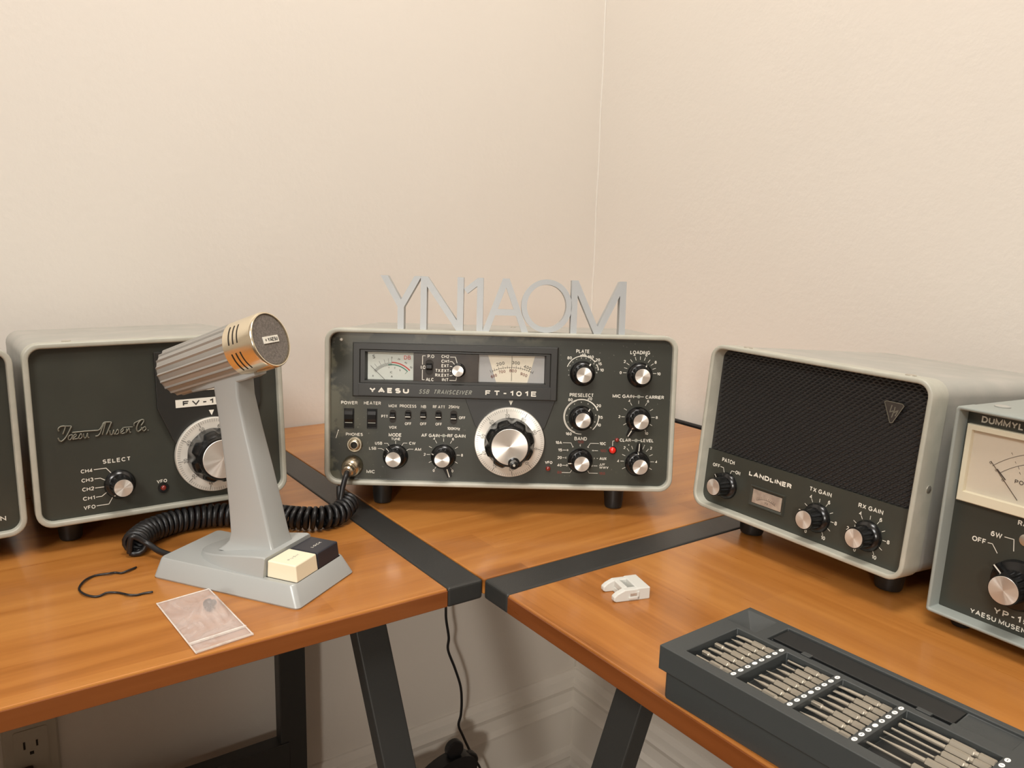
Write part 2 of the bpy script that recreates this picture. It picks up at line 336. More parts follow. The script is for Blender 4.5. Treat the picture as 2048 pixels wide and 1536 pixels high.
GLYPH = {
 'A': (.78, [[(0, 0), (.39, 1), (.78, 0)], [(.13, .31), (.65, .31)]]), 'B': (.62, [[(0, 0), (0, 1), (.34, 1)]+_a(.36, .77, .22, .23, 90, -90)+[(0, .54)], [(.34, .54)]+_a(.36, .27, .26, .27, 90, -90)+[(0, 0)]]),
 'C': (.70, [_a(.39, .5, .39, .5, 42, 318, 16)]), 'D': (.68, [[(0, 0), (0, 1), (.28, 1)]+_a(.28, .5, .40, .5, 90, -90, 12)+[(0, 0)]]),
 'E': (.56, [[(.56, 0), (0, 0), (0, 1), (.56, 1)], [(0, .52), (.50, .52)]]), 'F': (.54, [[(0, 0), (0, 1), (.54, 1)], [(0, .50), (.46, .50)]]),
 'G': (.74, [_a(.39, .5, .39, .5, 42, 300, 16)+[(.74, .14), (.74, .46), (.42, .46)]]), 'H': (.64, [[(0, 0), (0, 1)], [(.64, 0), (.64, 1)], [(0, .52), (.64, .52)]]),
 'I': (.0, [[(0, 0), (0, 1)]]), 'J': (.48, [[(.48, 1), (.48, .28)]+_a(.24, .25, .24, .25, 0, -180, 8)]), 'K': (.64, [[(0, 0), (0, 1)], [(.60, 1), (0, .36)], [(.20, .56), (.64, 0)]]),
 'L': (.52, [[(0, 1), (0, 0), (.52, 0)]]), 'M': (.80, [[(0, 0), (0, 1), (.40, .10), (.80, 1), (.80, 0)]]), 'N': (.64, [[(0, 0), (0, 1), (.64, 0), (.64, 1)]]),
 'O': (.80, [_a(.40, .5, .40, .5, 90, 450, 22)]), 'P': (.58, [[(0, 0), (0, 1), (.32, 1)]+_a(.32, .73, .26, .27, 90, -90)+[(0, .46)]]), 'R': (.62, [[(0, 0), (0, 1), (.34, 1)]+_a(.34, .75, .25, .25, 90, -90)+[(0, .50)], [(.36, .50), (.62, 0)]]),
 'S': (.60, [_a(.30, .76, .27, .24, 28, 250, 9)+_a(.30, .26, .30, .26, 75, -152, 10)]), 'T': (.62, [[(0, 1), (.62, 1)], [(.31, 1), (.31, 0)]]),
 'U': (.64, [[(0, 1), (0, .34)]+_a(.32, .32, .32, .32, 180, 360, 12)+[(.64, 1)]]), 'V': (.70, [[(0, 1), (.35, 0), (.70, 1)]]), 'W': (1.06, [[(0, 1), (.26, 0), (.53, .96), (.80, 0), (1.06, 1)]]),
 'X': (.66, [[(0, 0), (.66, 1)], [(0, 1), (.66, 0)]]), 'Y': (.68, [[(0, 1), (.34, .44), (.68, 1)], [(.34, .46), (.34, 0)]]), 'Z': (.60, [[(0, 1), (.60, 1), (0, 0), (.60, 0)]]),
 '<': (.40, [[(.40, .9), (0, .55), (.40, .45), (.05, .1)]]),
 'z': (.40, [[(0, .62), (.40, .62), (0, 0), (.40, 0)]]), '0': (.54, [_a(.27, .5, .27, .5, 90, 450, 18)]), '1': (.26, [[(.0, .76), (.26, 1), (.26, 0)]]),
 '2': (.54, [_a(.27, .71, .27, .29, 165, -32, 9)+[(0, 0), (.54, 0)]]), '3': (.54, [_a(.26, .77, .24, .23, 155, -80, 8), _a(.26, .27, .28, .27, 85, -155, 9)]),
 '4': (.58, [[(.44, 0), (.44, 1), (0, .27), (.58, .27)]]), '5': (.54, [[(.50, 1), (.10, 1), (.04, .52)]+_a(.26, .32, .28, .32, 125, -150, 10)]),
 '6': (.54, [_a(.27, .31, .27, .31, 90, 450, 14), [(.0, .33), (.03, .68), (.16, .93), (.32, 1), (.50, .88)]]), '7': (.54, [[(0, 1), (.54, 1), (.18, 0)]]),
 '8': (.54, [_a(.27, .77, .23, .23, 90, 450, 12), _a(.27, .27, .27, .27, 90, 450, 14)]), '9': (.54, [_a(.27, .69, .27, .31, 90, 450, 14), [(.54, .67), (.51, .32), (.38, .07), (.22, 0), (.04, .12)]]),
 '.': (.0, [[(0, -.04), (0, .10)]]), ',': (.05, [[(.05, .08), (0, -.16)]]), '-': (.34, [[(0, .48), (.34, .48)]]), '+': (.50, [[(0, .5), (.50, .5)], [(.25, .2), (.25, .8)]]),
}
mm = 0.001

# ------------------------------------------------------------ room
D, D2 = 0.557, 0.588
def slab(x0, x1, y0, y1, z0, z1): b = BM(); box(b, x0, x1, y0, y1, z0, z1); return b
struct('floor', slab(-2.6, D2+0.1, -3.0, D+0.1, -0.05, 0), 'floor')
struct('wall_left', slab(-2.6, D2+0.1, D, D+0.1, 0, 2.5), 'wall')
struct('wall_right', slab(D2, D2+0.1, -3.0, D, 0, 2.5), 'wall')
struct('wall_back', slab(-2.7, D2+0.1, -3.1, -3.0, 0, 2.5), 'wall')
struct('wall_far', slab(-2.7, -2.6, -3.0, D, 0, 2.5), 'wall')
struct('ceiling', slab(-2.6, D2+0.1, -3.0, D+0.1, 2.5, 2.55), 'wall')
# caulked joint in the corner
b = BM(); tube(b, [(D2-0.0005+0.0006*math.sin(i*1.7), D-0.0005, 0.21+i*0.04) for i in range(57)], 0.0016, 6)
struct('trim_1', b, 'trim', smooth=True)
BP = [(0, 0), (0.017, 0), (0.017, 0.028), (0.012, 0.036), (0.012, 0.040), (0.0115, 0.145), (0.017, 0.148), (0.018, 0.156), (0.014, 0.160),
      (0.012, 0.166), (0.010, 0.178), (0.010, 0.186), (0.018, 0.189), (0.018, 0.199), (0.014, 0.205), (0.008, 0.208), (0.005, 0.212), (0, 0.213)]
# skirting profile as seen: a small bead low down, two mouldings on top
BP = [(0, 0), (0.020, 0), (0.020, 0.022), (0.014, 0.026), (0.014, 0.034), (0.020, 0.040), (0.018, 0.052), (0.011, 0.057), (0.011, 0.132),
      (0.019, 0.138), (0.020, 0.144), (0.014, 0.152), (0.013, 0.172), (0.017, 0.182), (0.012, 0.186), (0.011, 0.198), (0.006, 0.203), (0.003, 0.207), (0, 0.208)]
b = BM(); loft(b, [[(-2.6, D-d, z) for d, z in BP], [(D2, D-d, z) for d, z in BP]]); struct('baseboard_left', b, 'trim')
b = BM(); loft(b, [[(D2-d, -3.0, z) for d, z in BP], [(D2-d, D, z) for d, z in BP]]); struct('baseboard_right', b, 'trim')

# ------------------------------------------------------------ desk (three boards, black metal frames with legs)
TH = 0.015
def board(name, x0, x1, y0, y1, ax, label):
    r = thing(name, label, 'desk', ((x0+x1)/2, (y0+y1)/2, TZ-TH))
    cx, cy = (x0+x1)/2, (y0+y1)/2
    obj('wood_top', slab(x0-cx, x1-cx, y0-cy, y1-cy, 0.0018, TH), 'wood_'+ax, r, bevel=0.0012)
    return r, cx, cy
def edge_band(r, x0, x1, y0, y1, ax): obj('edge_band', slab(x0, x1, y0, y1, 0.0, TH-0.0016), 'woodedge_'+ax, r, bevel=0.0006)
r, cx, cy = board('desk_wing', -1.45, -0.0335, 0.0004, D-0.002, 'x', 'long cherry wood desk board along the left wall, microphone standing on it')
edge_band(r, -1.45-cx, -0.0335-cx, -0.0002-cy, 0.0008-cy, 'x'); wingL = r; wl = (cx, cy)
r, cx, cy = board('desk_wing', 0.0004, D2-0.040, -1.5, -0.0335, 'y', 'cherry wood desk board along the right wall, open bit case lying on it')
edge_band(r, -0.0002-cx, 0.0008-cx, -1.5-cy, -0.0335-cy, 'y'); wingR = r; wr = (cx, cy)
r, cx, cy = board('desk_corner', 0, D2-0.040, 0, D-0.002, 'x', 'square cherry wood corner board of the desk, under the large transceiver')
# black strips belong to the wing frames
def strip(r, c, x0, x1, y0, y1):
    obj('metal_strip', slab(x0-c[0], x1-c[0], y0-c[1], y1-c[1], -0.0012, TH+0.0003), 'metalstrip', r, bevel=0.0022, seg=3)
strip(wingL, wl, -0.0332, -0.0006, 0.0, D-0.004)
strip(wingR, wr, 0.0, D2-0.042, -0.0332, -0.0006)
def leg(r, c, pts, hx, hy, name='leg'):
    b = BM(); L = []
    for p in pts:
        x, y, z = p[0]-c[0], p[1]-c[1], p[2]+TH
        L.append([(x-hx, y-hy, z), (x+hx, y-hy, z), (x+hx, y+hy, z), (x-hx, y+hy, z)])
    loft(b, L); obj(name, b, 'metalstrip', r, bevel=0.0012)
leg(wingL, wl, [(-0.079, 0.062, -TH), (-0.016, -0.150, -0.74)], 0.0135, 0.0085)
leg(wingL, wl, [(0.017, 0.500, -TH-0.001), (0.017, 0.500, -0.74)], 0.0185, 0.010)
leg(wingR, wr, [(0.062, -0.129, -TH), (-0.15, -0.085, -0.74)], 0.0085, 0.0135)
b = BM(); box(b, -1.35-wl[0], 0.010-wl[0], 0.488-wl[1], 0.512-wl[1], -0.475+TH, -0.432+TH); obj('stretcher', b, 'metalstrip', wingL, bevel=0.001)
leg(wingL, wl, [(-1.38, 0.07, -TH), (-1.40, -0.1, -0.74)], 0.0135, 0.0085)
leg(wingL, wl, [(-1.36, 0.500, -TH), (-1.36, 0.500, -0.74)], 0.0185, 0.010)
leg(wingR, wr, [(0.50, -0.10, -TH), (0.50, -0.10, -0.74)], 0.0085, 0.0135)
leg(wingR, wr, [(0.062, -1.42, -TH), (-0.10, -1.44, -0.74)], 0.0085, 0.0135)
leg(wingR, wr, [(0.50, -1.44, -TH), (0.50, -1.44, -0.74)], 0.0085, 0.0135)

# ------------------------------------------------------------ radio parts
def radio(name, label, cat, x, y, yaw, tilt, z, group=None):
    return thing(name, label, cat, (x, y, TZ+z), (-tilt, 0, yaw), group)
def cabinet(r, W, H, Dp, lip=0.0045, ring=0.018, pd=0.006, ro=0.013, ri=0.009, inner=None, cm='case', bm_='bezel', shell_in=0.0012, lipr=0.0012, soft=None):
    h = W/2
    O = lambda i: rr(-h+i, h-i, i, H-i, max(ro-i, 0.001))
    I = lambda i: rr(-h+lip+i, h-lip-i, lip+i, H-lip-i, max(ri-i, 0.0008))
    b = BM()
    q = lipr
    loft(b, [at(O(0), ring), at(O(0), q), at(O(q*0.3), q*0.3), at(O(q), 0), at(I(-q), 0), at(I(-q*0.3), q*0.3), at(I(0), q), at(I(0.0003), ring)], close=True)
    obj('front_bezel', b, bm_, r, autosmooth=50)
    b = BM(); s = shell_in
    loft(b, [at(O(s), ring-0.0004), at(O(s), Dp-0.002), at(O(s+0.002), Dp)], False, True)
    obj('case', b, cm, r, autosmooth=40)
    b = BM(); loft(b, [at(I(0.0001), pd), at(I(0.0001), pd+0.002)])
    return b
def foot_at(r, u, d, tilt, z, rad=0.0105):
    zh = (z - d*math.sin(tilt))
    if zh < 0.001: return
    L = (zh - rad*0.6*math.sin(tilt))/math.cos(tilt) - 0.0001
    b = BM(); n = 24
    loft(b, [[(u+k*math.cos(2*PI*i/n), d+k*math.sin(2*PI*i/n), zz) for i in range(n)] for k, zz in ((rad, 0.0012), (rad, -L*0.15), (rad*0.86, -L*0.9), (rad*0.78, -L))])
    obj('foot', b, 'foot', r, autosmooth=40)
def screw(r, u, d, v, nrm='z', rad=0.0032, m='steel', name='screw'):
    b = BM(); n = 16
    prof = ((rad, 0), (rad, 0.0005), (rad*0.7, 0.0010))
    if nrm == 'z': loft(b, [[(u+k*math.cos(2*PI*i/n), d+k*math.sin(2*PI*i/n), v+h) for i in range(n)] for k, h in prof])
    elif nrm == 'x': loft(b, [[(u+h, d+k*math.cos(2*PI*i/n), v+k*math.sin(2*PI*i/n)) for i in range(n)] for k, h in prof])
    else: loft(b, [[(u+k*math.cos(2*PI*i/n), d-h, v+k*math.sin(2*PI*i/n)) for i in range(n)] for k, h in prof])
    return obj(name, b, m, r, autosmooth=30)
def knob(r, u, v, d0, R=12.3, rb=8.9, h=17.5, rc=7.3, ang=90, flutes=14, lever=None, wing=False, mark=(9.7, 11.9), bar=0.9, label=None):
    """black fluted knob standing out of a panel at depth d0; children: spun cap and white index line"""
    R, rb, h, rc = R*mm, rb*mm, h*mm, rc*mm
    b = BM(); n = 48
    lathe(b, [(R, 0), (R, -0.0012), (R*0.93, -0.0030), (rb*1.06, -0.0044), (rb*1.02, -0.0046)], n)
    prof = []
    for y, k in ((-0.0040, 1.0), (-0.006, 1.0), (-(h-0.0015), 0.93), (-(h-0.0012), 0.93)):
        loop = []
        for i in range(flutes*8):
            a = 2*PI*i/(flutes*8); ph = (i % 8)/8*2*PI
            f = 1 - 0.085*max(0, math.cos(ph))**0.6 if math.cos(ph) > 0 else 1
            loop.append((rb*k*f*math.cos(a), y, rb*k*f*math.sin(a)))
        prof.append(loop)
    loft(b, prof)
    lathe(b, [(rb*0.92, -(h-0.0016)), (rb*0.93, -(h-0.0006)), (rb*0.90, -h), (rc*1.04, -h)], n)
    if wing:      # pointer fin across the skirt
        a = math.radians(ang); c, s_ = math.cos(a), math.sin(a)
        pts = [(rb*0.6, 0.0034), (R*0.99, 0.0018), (R*0.99, -0.0018), (rb*0.6, -0.0034)]
        P = [(x*c - y*s_, x*s_ + y*c) for x, y in pts]
        loft(b, [[(p[0], -0.001, p[1]) for p in P], [(p[0], -0.0085, p[1]) for p in P]])
    if lever:
        a = math.radians(lever[0]); c, s_ = math.cos(a), math.sin(a); Lr = lever[1]*mm
        pts = [(R*0.6, 0.0045), (Lr, 0.0020), (Lr, -0.0020), (R*0.6, -0.0045)]
        P = [(x*c - y*s_, x*s_ + y*c) for x, y in pts]
        loft(b, [[(p[0], -0.0002, p[1]) for p in P], [(p[0], -0.0022, p[1]) for p in P]])
    k = obj('knob', b, 'black', r, autosmooth=35, loc=(u*mm, d0, v*mm))
    b = BM(); lathe(b, [(rc, -h+0.0004), (rc, -h-0.0001), (rc*0.985, -h-0.0003)], 40)
    obj('knob_cap', b, 'cap', k, autosmooth=30)
    ink = Ink(-0.0034 if not wing else -0.0087)
    a = math.radians(ang)
    if not wing:
        r0, r1 = mark[0]*mm, mark[1]*mm
        bb = BM(); c, s_ = math.cos(a), math.sin(a); wv = bar*mm/2
        loft(bb, [[(r1*c-wv*s_*q, -0.0002-0.0012, r1*s_+wv*c*q) for q in (-1, 1)] + [(r0*c-wv*s_*q, -0.0035-0.0010, r0*s_+wv*c*q) for q in (1, -1)],
                  [(r1*c-wv*s_*q, -0.0010-0.0012, r1*s_+wv*c*q) for q in (-1, 1)] + [(r0*c-wv*s_*q, -0.0041-0.0010, r0*s_+wv*c*q) for q in (1, -1)]])
        obj('index_mark', bb, 'ink', k)
        ink.bm.free()
    else:
        ink.tick((0, 0), ang, rb*0.95, R*0.98, bar*mm); ink.done('index_mark', 'ink', k)
    if lever:
        ink = Ink(-0.0024); ink.tick((0, 0), lever[0], R*1.05, lever[1]*mm*0.98, 0.9*mm); ink.done('lever_mark', 'ink', k)
    return k
def dial(r, u, v, d0, zero, crank=None, Ro=34.0, Ri=24.8):
    """graduated ring with 100 divisions, scalloped black knob in front"""
    Ro *= mm; Ri *= mm
    b = BM(); n = 96
    lathe(b, [(Ro, 0), (Ro, -0.0050), (Ro-0.0006, -0.0056), (Ri-0.002, -0.0062)], n)
    g = obj('dial_ring', b, 'ring', r, autosmooth=30, loc=(u*mm, d0, v*mm))
    ink = Ink(-0.0066)
    for i in range(100):
        a = zero + 3.6*i
        ink.tick((0, 0), a, Ro-(0.0056 if i % 10 == 0 else 0.0036), Ro-0.0011, (0.42 if i % 10 == 0 else 0.22)*mm)
    for k in range(10):
        a = zero - 36*k*-1 if False else zero + 36*(10-k)
        t = str(k*10) if k else '0'
        ar = math.radians(a); rt = Ro-0.0077
        ink.text(t, rt*math.cos(ar), rt*math.sin(ar), 3.1*mm, rot=a-90, bold=-0.02)
    ink.done('dial_graduations', 'inkdark', g)
    b = BM(); R = 24.6*mm; N = 160; H = 0.030
    L = []
    for y, k, sc in ((-0.0055, 1.0, 0), (-0.008, 1.0, 0.06), (-0.016, 0.98, 0.10), (-0.020, 0.95, 0.10), (-0.023, 0.86, 0.04), (-0.0245, 0.80, 0.0), (-H, 0.775, 0), (-H-0.0008, 0.755, 0), (-H-0.0008, 0.715, 0)):
        loop = []
        for i in range(N):
            a = 2*PI*i/N; c = math.cos(8*a+0.6); f = 1 - sc*max(0, c)**1.2
            loop.append((R*k*f*math.cos(a), y, R*k*f*math.sin(a)))
        L.append(loop)
    loft(b, L)
    k = obj('tuning_knob', b, 'black', r, autosmooth=35, loc=(u*mm, d0, v*mm))
    b = BM(); lathe(b, [(0.0172, -H-0.0004), (0.0172, -H-0.0010), (0.0169, -H-0.0012)], 64); obj('knob_cap', b, 'cap', k, autosmooth=30)
    if crank:
        cx, cz = crank[0]*mm, crank[1]*mm
        b = BM(); lathe(b, [(0.0056, -H), (0.0056, -H-0.0030), (0.0040, -H-0.0036), (0.0040, -H-0.0115), (0.0036, -H-0.0125), (0.0020, -H-0.0127), (0.0016, -H-0.0118)], 28, cx, cz)
        obj('spinner_handle', b, 'black', k, autosmooth=35)
        screw(k, cx, -H-0.0118, cz, 'y', 0.0015)
    return k
def led(r, u, v, d, rad, m, collar=None):
    b = BM(); rad *= mm
    lathe(b, [(rad, 0), (rad, -rad*0.5), (rad*0.8, -rad*0.95), (rad*0.4, -rad*1.15)], 24)
    o = obj('indicator_lamp', b, m, r, smooth=True, loc=(u*mm, d, v*mm))
    if collar:
        b = BM(); c = collar*mm; loft(b, [circ(c, 0, 24), circ(c, -0.0008, 24), circ(rad*1.02, -0.0010, 24), circ(rad*1.02, 0, 24)], close=True)
        obj('lamp_collar', b, 'black', o, autosmooth=40)
    return o

# ------------------------------------------------------------ the large transceiver in the corner
X0, Y0, YW, TI, ZZ = 0.0932, 0.1162, -0.60728, 0.08885, 0.02775
ft = radio('transceiver', 'wide amateur radio transceiver with two pale-faced meters and large tuning dial, in the desk corner', 'radio', X0, Y0, YW, TI, ZZ)
b = cabinet(ft, 0.340, 0.153, 0.262)
pn = obj('front_panel', b, 'worn', ft)
for u, d in ((-0.118, 0.035), (0.118, 0.035), (-0.118, 0.235), (0.118, 0.235)): foot_at(ft, u, d, TI, ZZ)
screw(ft, 0.132, 0.0335, 0.1518); screw(ft, 0.013, 0.19, 0.1518)
screw(ft, -0.155, 0.0062, 0.1415, 'y', 0.0018)
P = 0.0058
I = Ink(P); t = lambda s, x, z, h=2.9, w=None, **k: I.text(s, x*mm, z*mm, h*mm, None if w is None else w*mm, **k)
def seg(pts, w=0.42): I.line([(x*mm, z*mm) for x, z in pts], w*mm)
t('POWER', -147, 80.2, 3.3, 16); t('HEATER', -124.6, 80.3, 3.3, 16.5)
t('MOX', -104.8, 78.1, 3, 8.3); t('PROCESS', -90, 78.2, 3, 16.2); t('NB', -74.9, 78.1, 3, 5); t('RF ATT', -59.9, 78.2, 3, 12); t('25KHz', -45.3, 78.6, 3, 10.6)
t('PTT', -112.6, 67.6, 2.8, 6.4); t('VOX', -104.5, 57, 2.8, 7.4); t('OFF', -89.7, 60.9, 2.8, 6.4); t('OFF', -74.9, 61.1, 2.8, 6.4); t('OFF', -59.9, 61.2, 2.8, 6.4)
t('OFF', -37.1, 68, 2.8, 6.4); t('100KHz', -45.3, 57.2, 3, 12.5)
I.done('switch_lettering', 'ink', pn); I = Ink(P)
t('PHONES', -141.9, 49.2, 3, 16.5); t('MODE', -102.2, 49.6, 3.4, 12.6); t('TUNE', -101.5, 45.6, 2.6, 9)
t('USB', -118.2, 41, 2.9, 7); t('LSB', -124, 35.8, 2.9, 7); t('CW', -85.3, 41.7, 2.9, 6.3); t('AM', -79.8, 35.8, 2.9, 6.3)
seg([(-112.8, 41), (-109.3, 41), (-108, 38.4)]); seg([(-118.8, 35.8), (-115.5, 35.8), (-112.9, 34.2)]); seg([(-101.6, 43.5), (-101.6, 41)])
seg([(-90.3, 41.7), (-94, 41.7), (-95.6, 39)]); seg([(-84.3, 35.8), (-88.5, 35.8), (-91.2, 34.3)])
I.done('mode_lettering', 'ink', pn); I = Ink(P)
t('AF GAIN', -67.8, 49.9, 3.3, 17.8); t('RF GAIN', -42.3, 50, 3.3, 17.6)
I.done('gain_lettering', 'ink', pn); I = Ink(P)
t('MIC', -125.7, 12.6, 3.3, 8.2)
I.done('socket_lettering', 'ink', pn)
for s_, x_, z_, h_, w_ in (('PLATE', 78.5, 136, 3.5, 13), ('LOADING', 134.2, 136.2, 3.5, 19.2), ('PRESELECT', 78.8, 93.2, 3.6, 23.4), ('BAND', 79.3, 50.3, 3.5, 12.3), ('VFO', 48.7, 25.9, 2.8, 7.2), ('MIC GAIN', 119.5, 93.2, 3.3, 21), ('CARRIER', 150.3, 92.8, 3.3, 18), ('CLAR', 123.2, 49.9, 3.2, 11), ('LEVEL', 144.8, 50, 3.2, 12.5)):
    I = Ink(P); t(s_, x_, z_, h_, w_); I.done('control_title', 'ink', pn)
I = Ink(P)
for a, b_, z in ((-58.2, -51.4, 50), (129.8, 139.4, 93), (129.4, 138.2, 49.8)): I = Ink(P); seg([(a, z), (b_, z)], 0.5); I.done('title_dash', 'ink', pn)
def ticks(c, R0, R1, angs, w=0.42):
    for a in angs: I.tick((c[0]*mm, c[1]*mm), a, R0*mm, R1*mm, w*mm)
def around(c, R, items, h=2.7):
    for a, s in items: t(s, c[0]+R*math.cos(math.radians(a)), c[1]+R*math.sin(math.radians(a)), h)
I = Ink(P)
# PLATE
c = (78.8, 115.8); I.arc((c[0]*mm, c[1]*mm), 15.6*mm, 162, 40, 0.75*mm); I.arc((c[0]*mm, c[1]*mm), 15.9*mm, 100, 78, 1.9*mm)
I.arc((c[0]*mm, c[1]*mm), 15.6*mm, 30, 8, 0.75*mm)
for a in (28, 10): 
    a = math.radians(a); I.dot((c[0]*mm+15.4*mm*math.cos(a), c[1]*mm+15.4*mm*math.sin(a)), 1.0*mm, 3)
a = math.radians(42); I.dot((c[0]*mm+15.8*mm*math.cos(a), c[1]*mm+15.8*mm*math.sin(a)), 1.3*mm, 3)
for i in range(11): a = 194-i*19.5; t(str(i) if i else '0', c[0]+13.7*math.cos(math.radians(a)), c[1]+13.7*math.sin(math.radians(a)), 1.1)
t('80', 65.8, 129.3, 2.9); t('40', 79.2, 132.6, 2.7); t('160', 86.2, 130.7, 2.9, 6); t('20', 93.3, 128.0, 2.9); t('15', 95.5, 124.2, 2.8); t('10', 97.6, 118.2, 2.9)
I.done('plate_scale', 'ink', pn); I = Ink(P)
# LOADING
c = (134.6, 116.2); ticks(c, 13.1, 16.1, [180-18*i for i in range(11)])
around(c, 18.6, [(180, '0'), (144, '2'), (108, '4'), (72, '6'), (36, '8'), (-1, '10')], 2.8)
I.done('loading_scale', 'ink', pn); I = Ink(P)
# PRESELECT
c = (79.2, 72.0); cc = (c[0]*mm, c[1]*mm)
I.arc(cc, 17.2*mm, 272, 118, 0.6*mm, 40); I.arc(cc, 16.3*mm, 250, 108, 0.5*mm, 40); I.arc(cc, 17.0*mm, 118, 22, 1.1*mm); I.arc(cc, 17.0*mm, 6, -47, 0.8*mm)
for i in range(11): a = 232-i*28; t(str(i), c[0]+14.2*math.cos(math.radians(a)), c[1]+14.2*math.sin(math.radians(a)), 1.2)
t('80', 68.0, 88.4, 2.9); t('40', 86.9, 89.8, 2.9); t('20', 95.8, 83.2, 3); t('15', 98.2, 71.8, 2.8, 4); t('10', 96.8, 64.2, 2.9); t('160', 67.4, 54.8, 2.9, 6)
I.done('preselect_scale', 'ink', pn); I = Ink(P)
# gains
for c in ((-54.8, 31), (134.8, 73.0)):
    I.done('gain_scale', 'ink', pn); I = Ink(P); ticks(c, 13.2, 16.2, [240, 210, 180, 150, 120, 90, 60, 30, 0, -30, -60])
    around(c, 18.3, [(180, '2'), (120, '4'), (60, '6'), (0, '8'), (-60, '10' if c[0] > 0 else '0'), (240, '0')] if c[0] < 0 else [(180, '2'), (120, '4'), (60, '6'), (0, '8'), (-61, '10')], 2.7)
I.done('gain_scale', 'ink', pn); I = Ink(P); c = (135.8, 29.0)
ticks(c, 13.2, 16.4, [208, 180, 156, 130, 112, 68, 50, 26, 0, -28], 0.42); around(c, 18.8, [(180, '4'), (134, '2'), (46, '2'), (0, '4')], 2.7)
t('+', 126.8, 45.2, 2.6); t('-', 142.2, 45.2, 2.6)
I.done('clarifier_scale', 'ink', pn); I = Ink(P)
# BAND
t('10A', 58, 45.9, 2.9, 6.3); t('10C', 101.2, 45.9, 2.9, 6.3); t('15', 59.5, 38.6, 2.8, 4); t('20', 59.3, 31, 2.8); t('40', 59.4, 23.5, 2.8)
t('AUX', 102, 31, 2.8, 7); t('JJY', 101.3, 25.2, 2.4, 5.6); t('WWV', 103.2, 22.1, 2.4, 9)
seg([(62.2, 45.9), (70, 45.9), (71.3, 43)]); seg([(97.2, 45.9), (89, 45.9), (87.2, 43)]); seg([(62.3, 38.6), (65.6, 38.6)]); seg([(62.3, 31), (64, 31)]); seg([(62.3, 23.5), (65.6, 23.5)])
seg([(62, 16.2), (70, 16.2), (71.6, 18.8)]); seg([(97.2, 16.2), (88.8, 16.2), (87.3, 18.8)]); seg([(93.3, 38.8), (96.6, 38.8)]); seg([(96, 31), (96.8, 31)]); seg([(93, 23.6), (96.6, 23.6)])
for s, x, z in (('A', 71.9, 42.2), ('E', 79.3, 43.6), ('G', 86.9, 42.2), ('B', 66.9, 38.6), ('C', 65.5, 31), ('D', 66.8, 23.5), ('H', 91.8, 38.8), ('I', 93.4, 31), ('J', 91.4, 23.6), ('M', 72, 19.6), ('K', 86.6, 19.6)): t(s, x, z, 1.7)
I.done('band_lettering', 'ink', pn); I = Ink(P)
seg([(110.9, 43.6), (110.9, 48.6), (112.3, 48.9)], 0.45)
# touch-up scratch beside the jack
I.done('lamp_lead_line', 'ink', pn); I = Ink(P); seg([(-157.6, 52.5), (-159.8, 45.2)], 0.5); I.dot((-157.5*mm, 52.8*mm), 0.6*mm)
I.done('paint_mark', 'ink', pn)
for x, z in ((-54.8, 50), (134.6, 93.1), (133.8, 49.8)): I = Ink(P-0.0001); I.dot((x*mm, z*mm), 1.7*mm); I.done('printed_dot', 'inkdull', pn)
for s, x, z, wd in (('10B', 79.4, 47, 6), ('10D', 102, 38.8, 6), ('80', 59.5, 16.3, 4.2), ('160', 101.6, 16.2, 6)): I = Ink(P); t(s, x, z, 2.7, wd); I.done('red_lettering', 'inkred', pn)
# display housing
A = (-143, 54.2, 87.2, 139.4)
b = BM()
def rl(x0, x1, z0, z1, y): return [(x0*mm, y, z0*mm), (x1*mm, y, z0*mm), (x1*mm, y, z1*mm), (x0*mm, y, z1*mm)]
loft(b, [rl(-143, 54.2, 87.2, 139.4, 0.0062), rl(-143, 54.2, 87.2, 139.4, 0.0000), rl(-142, 53.2, 88.2, 138.4, -0.0010), rl(-136.5, 47.7, 100.4, 133.2, -0.0010), rl(-135.5, 46.7, 101.2, 132.4, 0.0004),
         rl(-131.5, 43.0, 103.0, 131.0, 0.0004), rl(-129.3, 41.6, 104.0, 130.0, 0.0058), rl(-129.3, 41.6, 104, 130, 0.0059)], False, False)
dh = obj('display_housing', b, 'blackp', ft)
b = BM(); loft(b, [rl(-137.0, 48.2, 88.6, 99.8, -0.0008), rl(-137, 48.2, 88.6, 99.8, -0.0014)]); obj('name_strip', b, 'blackp', dh, bevel=0.0002)
b = BM(); T = [(-34.8, 87.6), (53.3, 87.6), (43.9, 60.5), (40, 57), (-20, 57), (-24.4, 60.5)]
loft(b, [[(x*mm, 0.0062, z*mm) for x, z in T], [(x*mm, 0.0044, z*mm) for x, z in T]]); obj('dial_shroud', b, 'blackp', dh, bevel=0.0004)
I = Ink(-0.0017)
t('YAESU', -107.5, 93.9, 5.0, 38, bold=0.06, space=2.0); I.done('raised_lettering', 'ink', dh); I = Ink(-0.0017); t('FT-101E', 9.8, 93.9, 5.0, 49.5, bold=0.035, space=2.0)
I.done('raised_lettering', 'ink', dh)
I = Ink(-0.0016); t('SSB  TRANSCEIVER', -53.3, 93.7, 4.2, 50.5, bold=0.0, shear=0.32, space=1.7); I.done('italic_lettering', 'inkdull', dh)
I = Ink(0.0040); I.poly([(7.9*mm, 86.3*mm), (12.1*mm, 86.3*mm), (10.0*mm, 81.6*mm)]); I.done('dial_index', 'ink', dh)
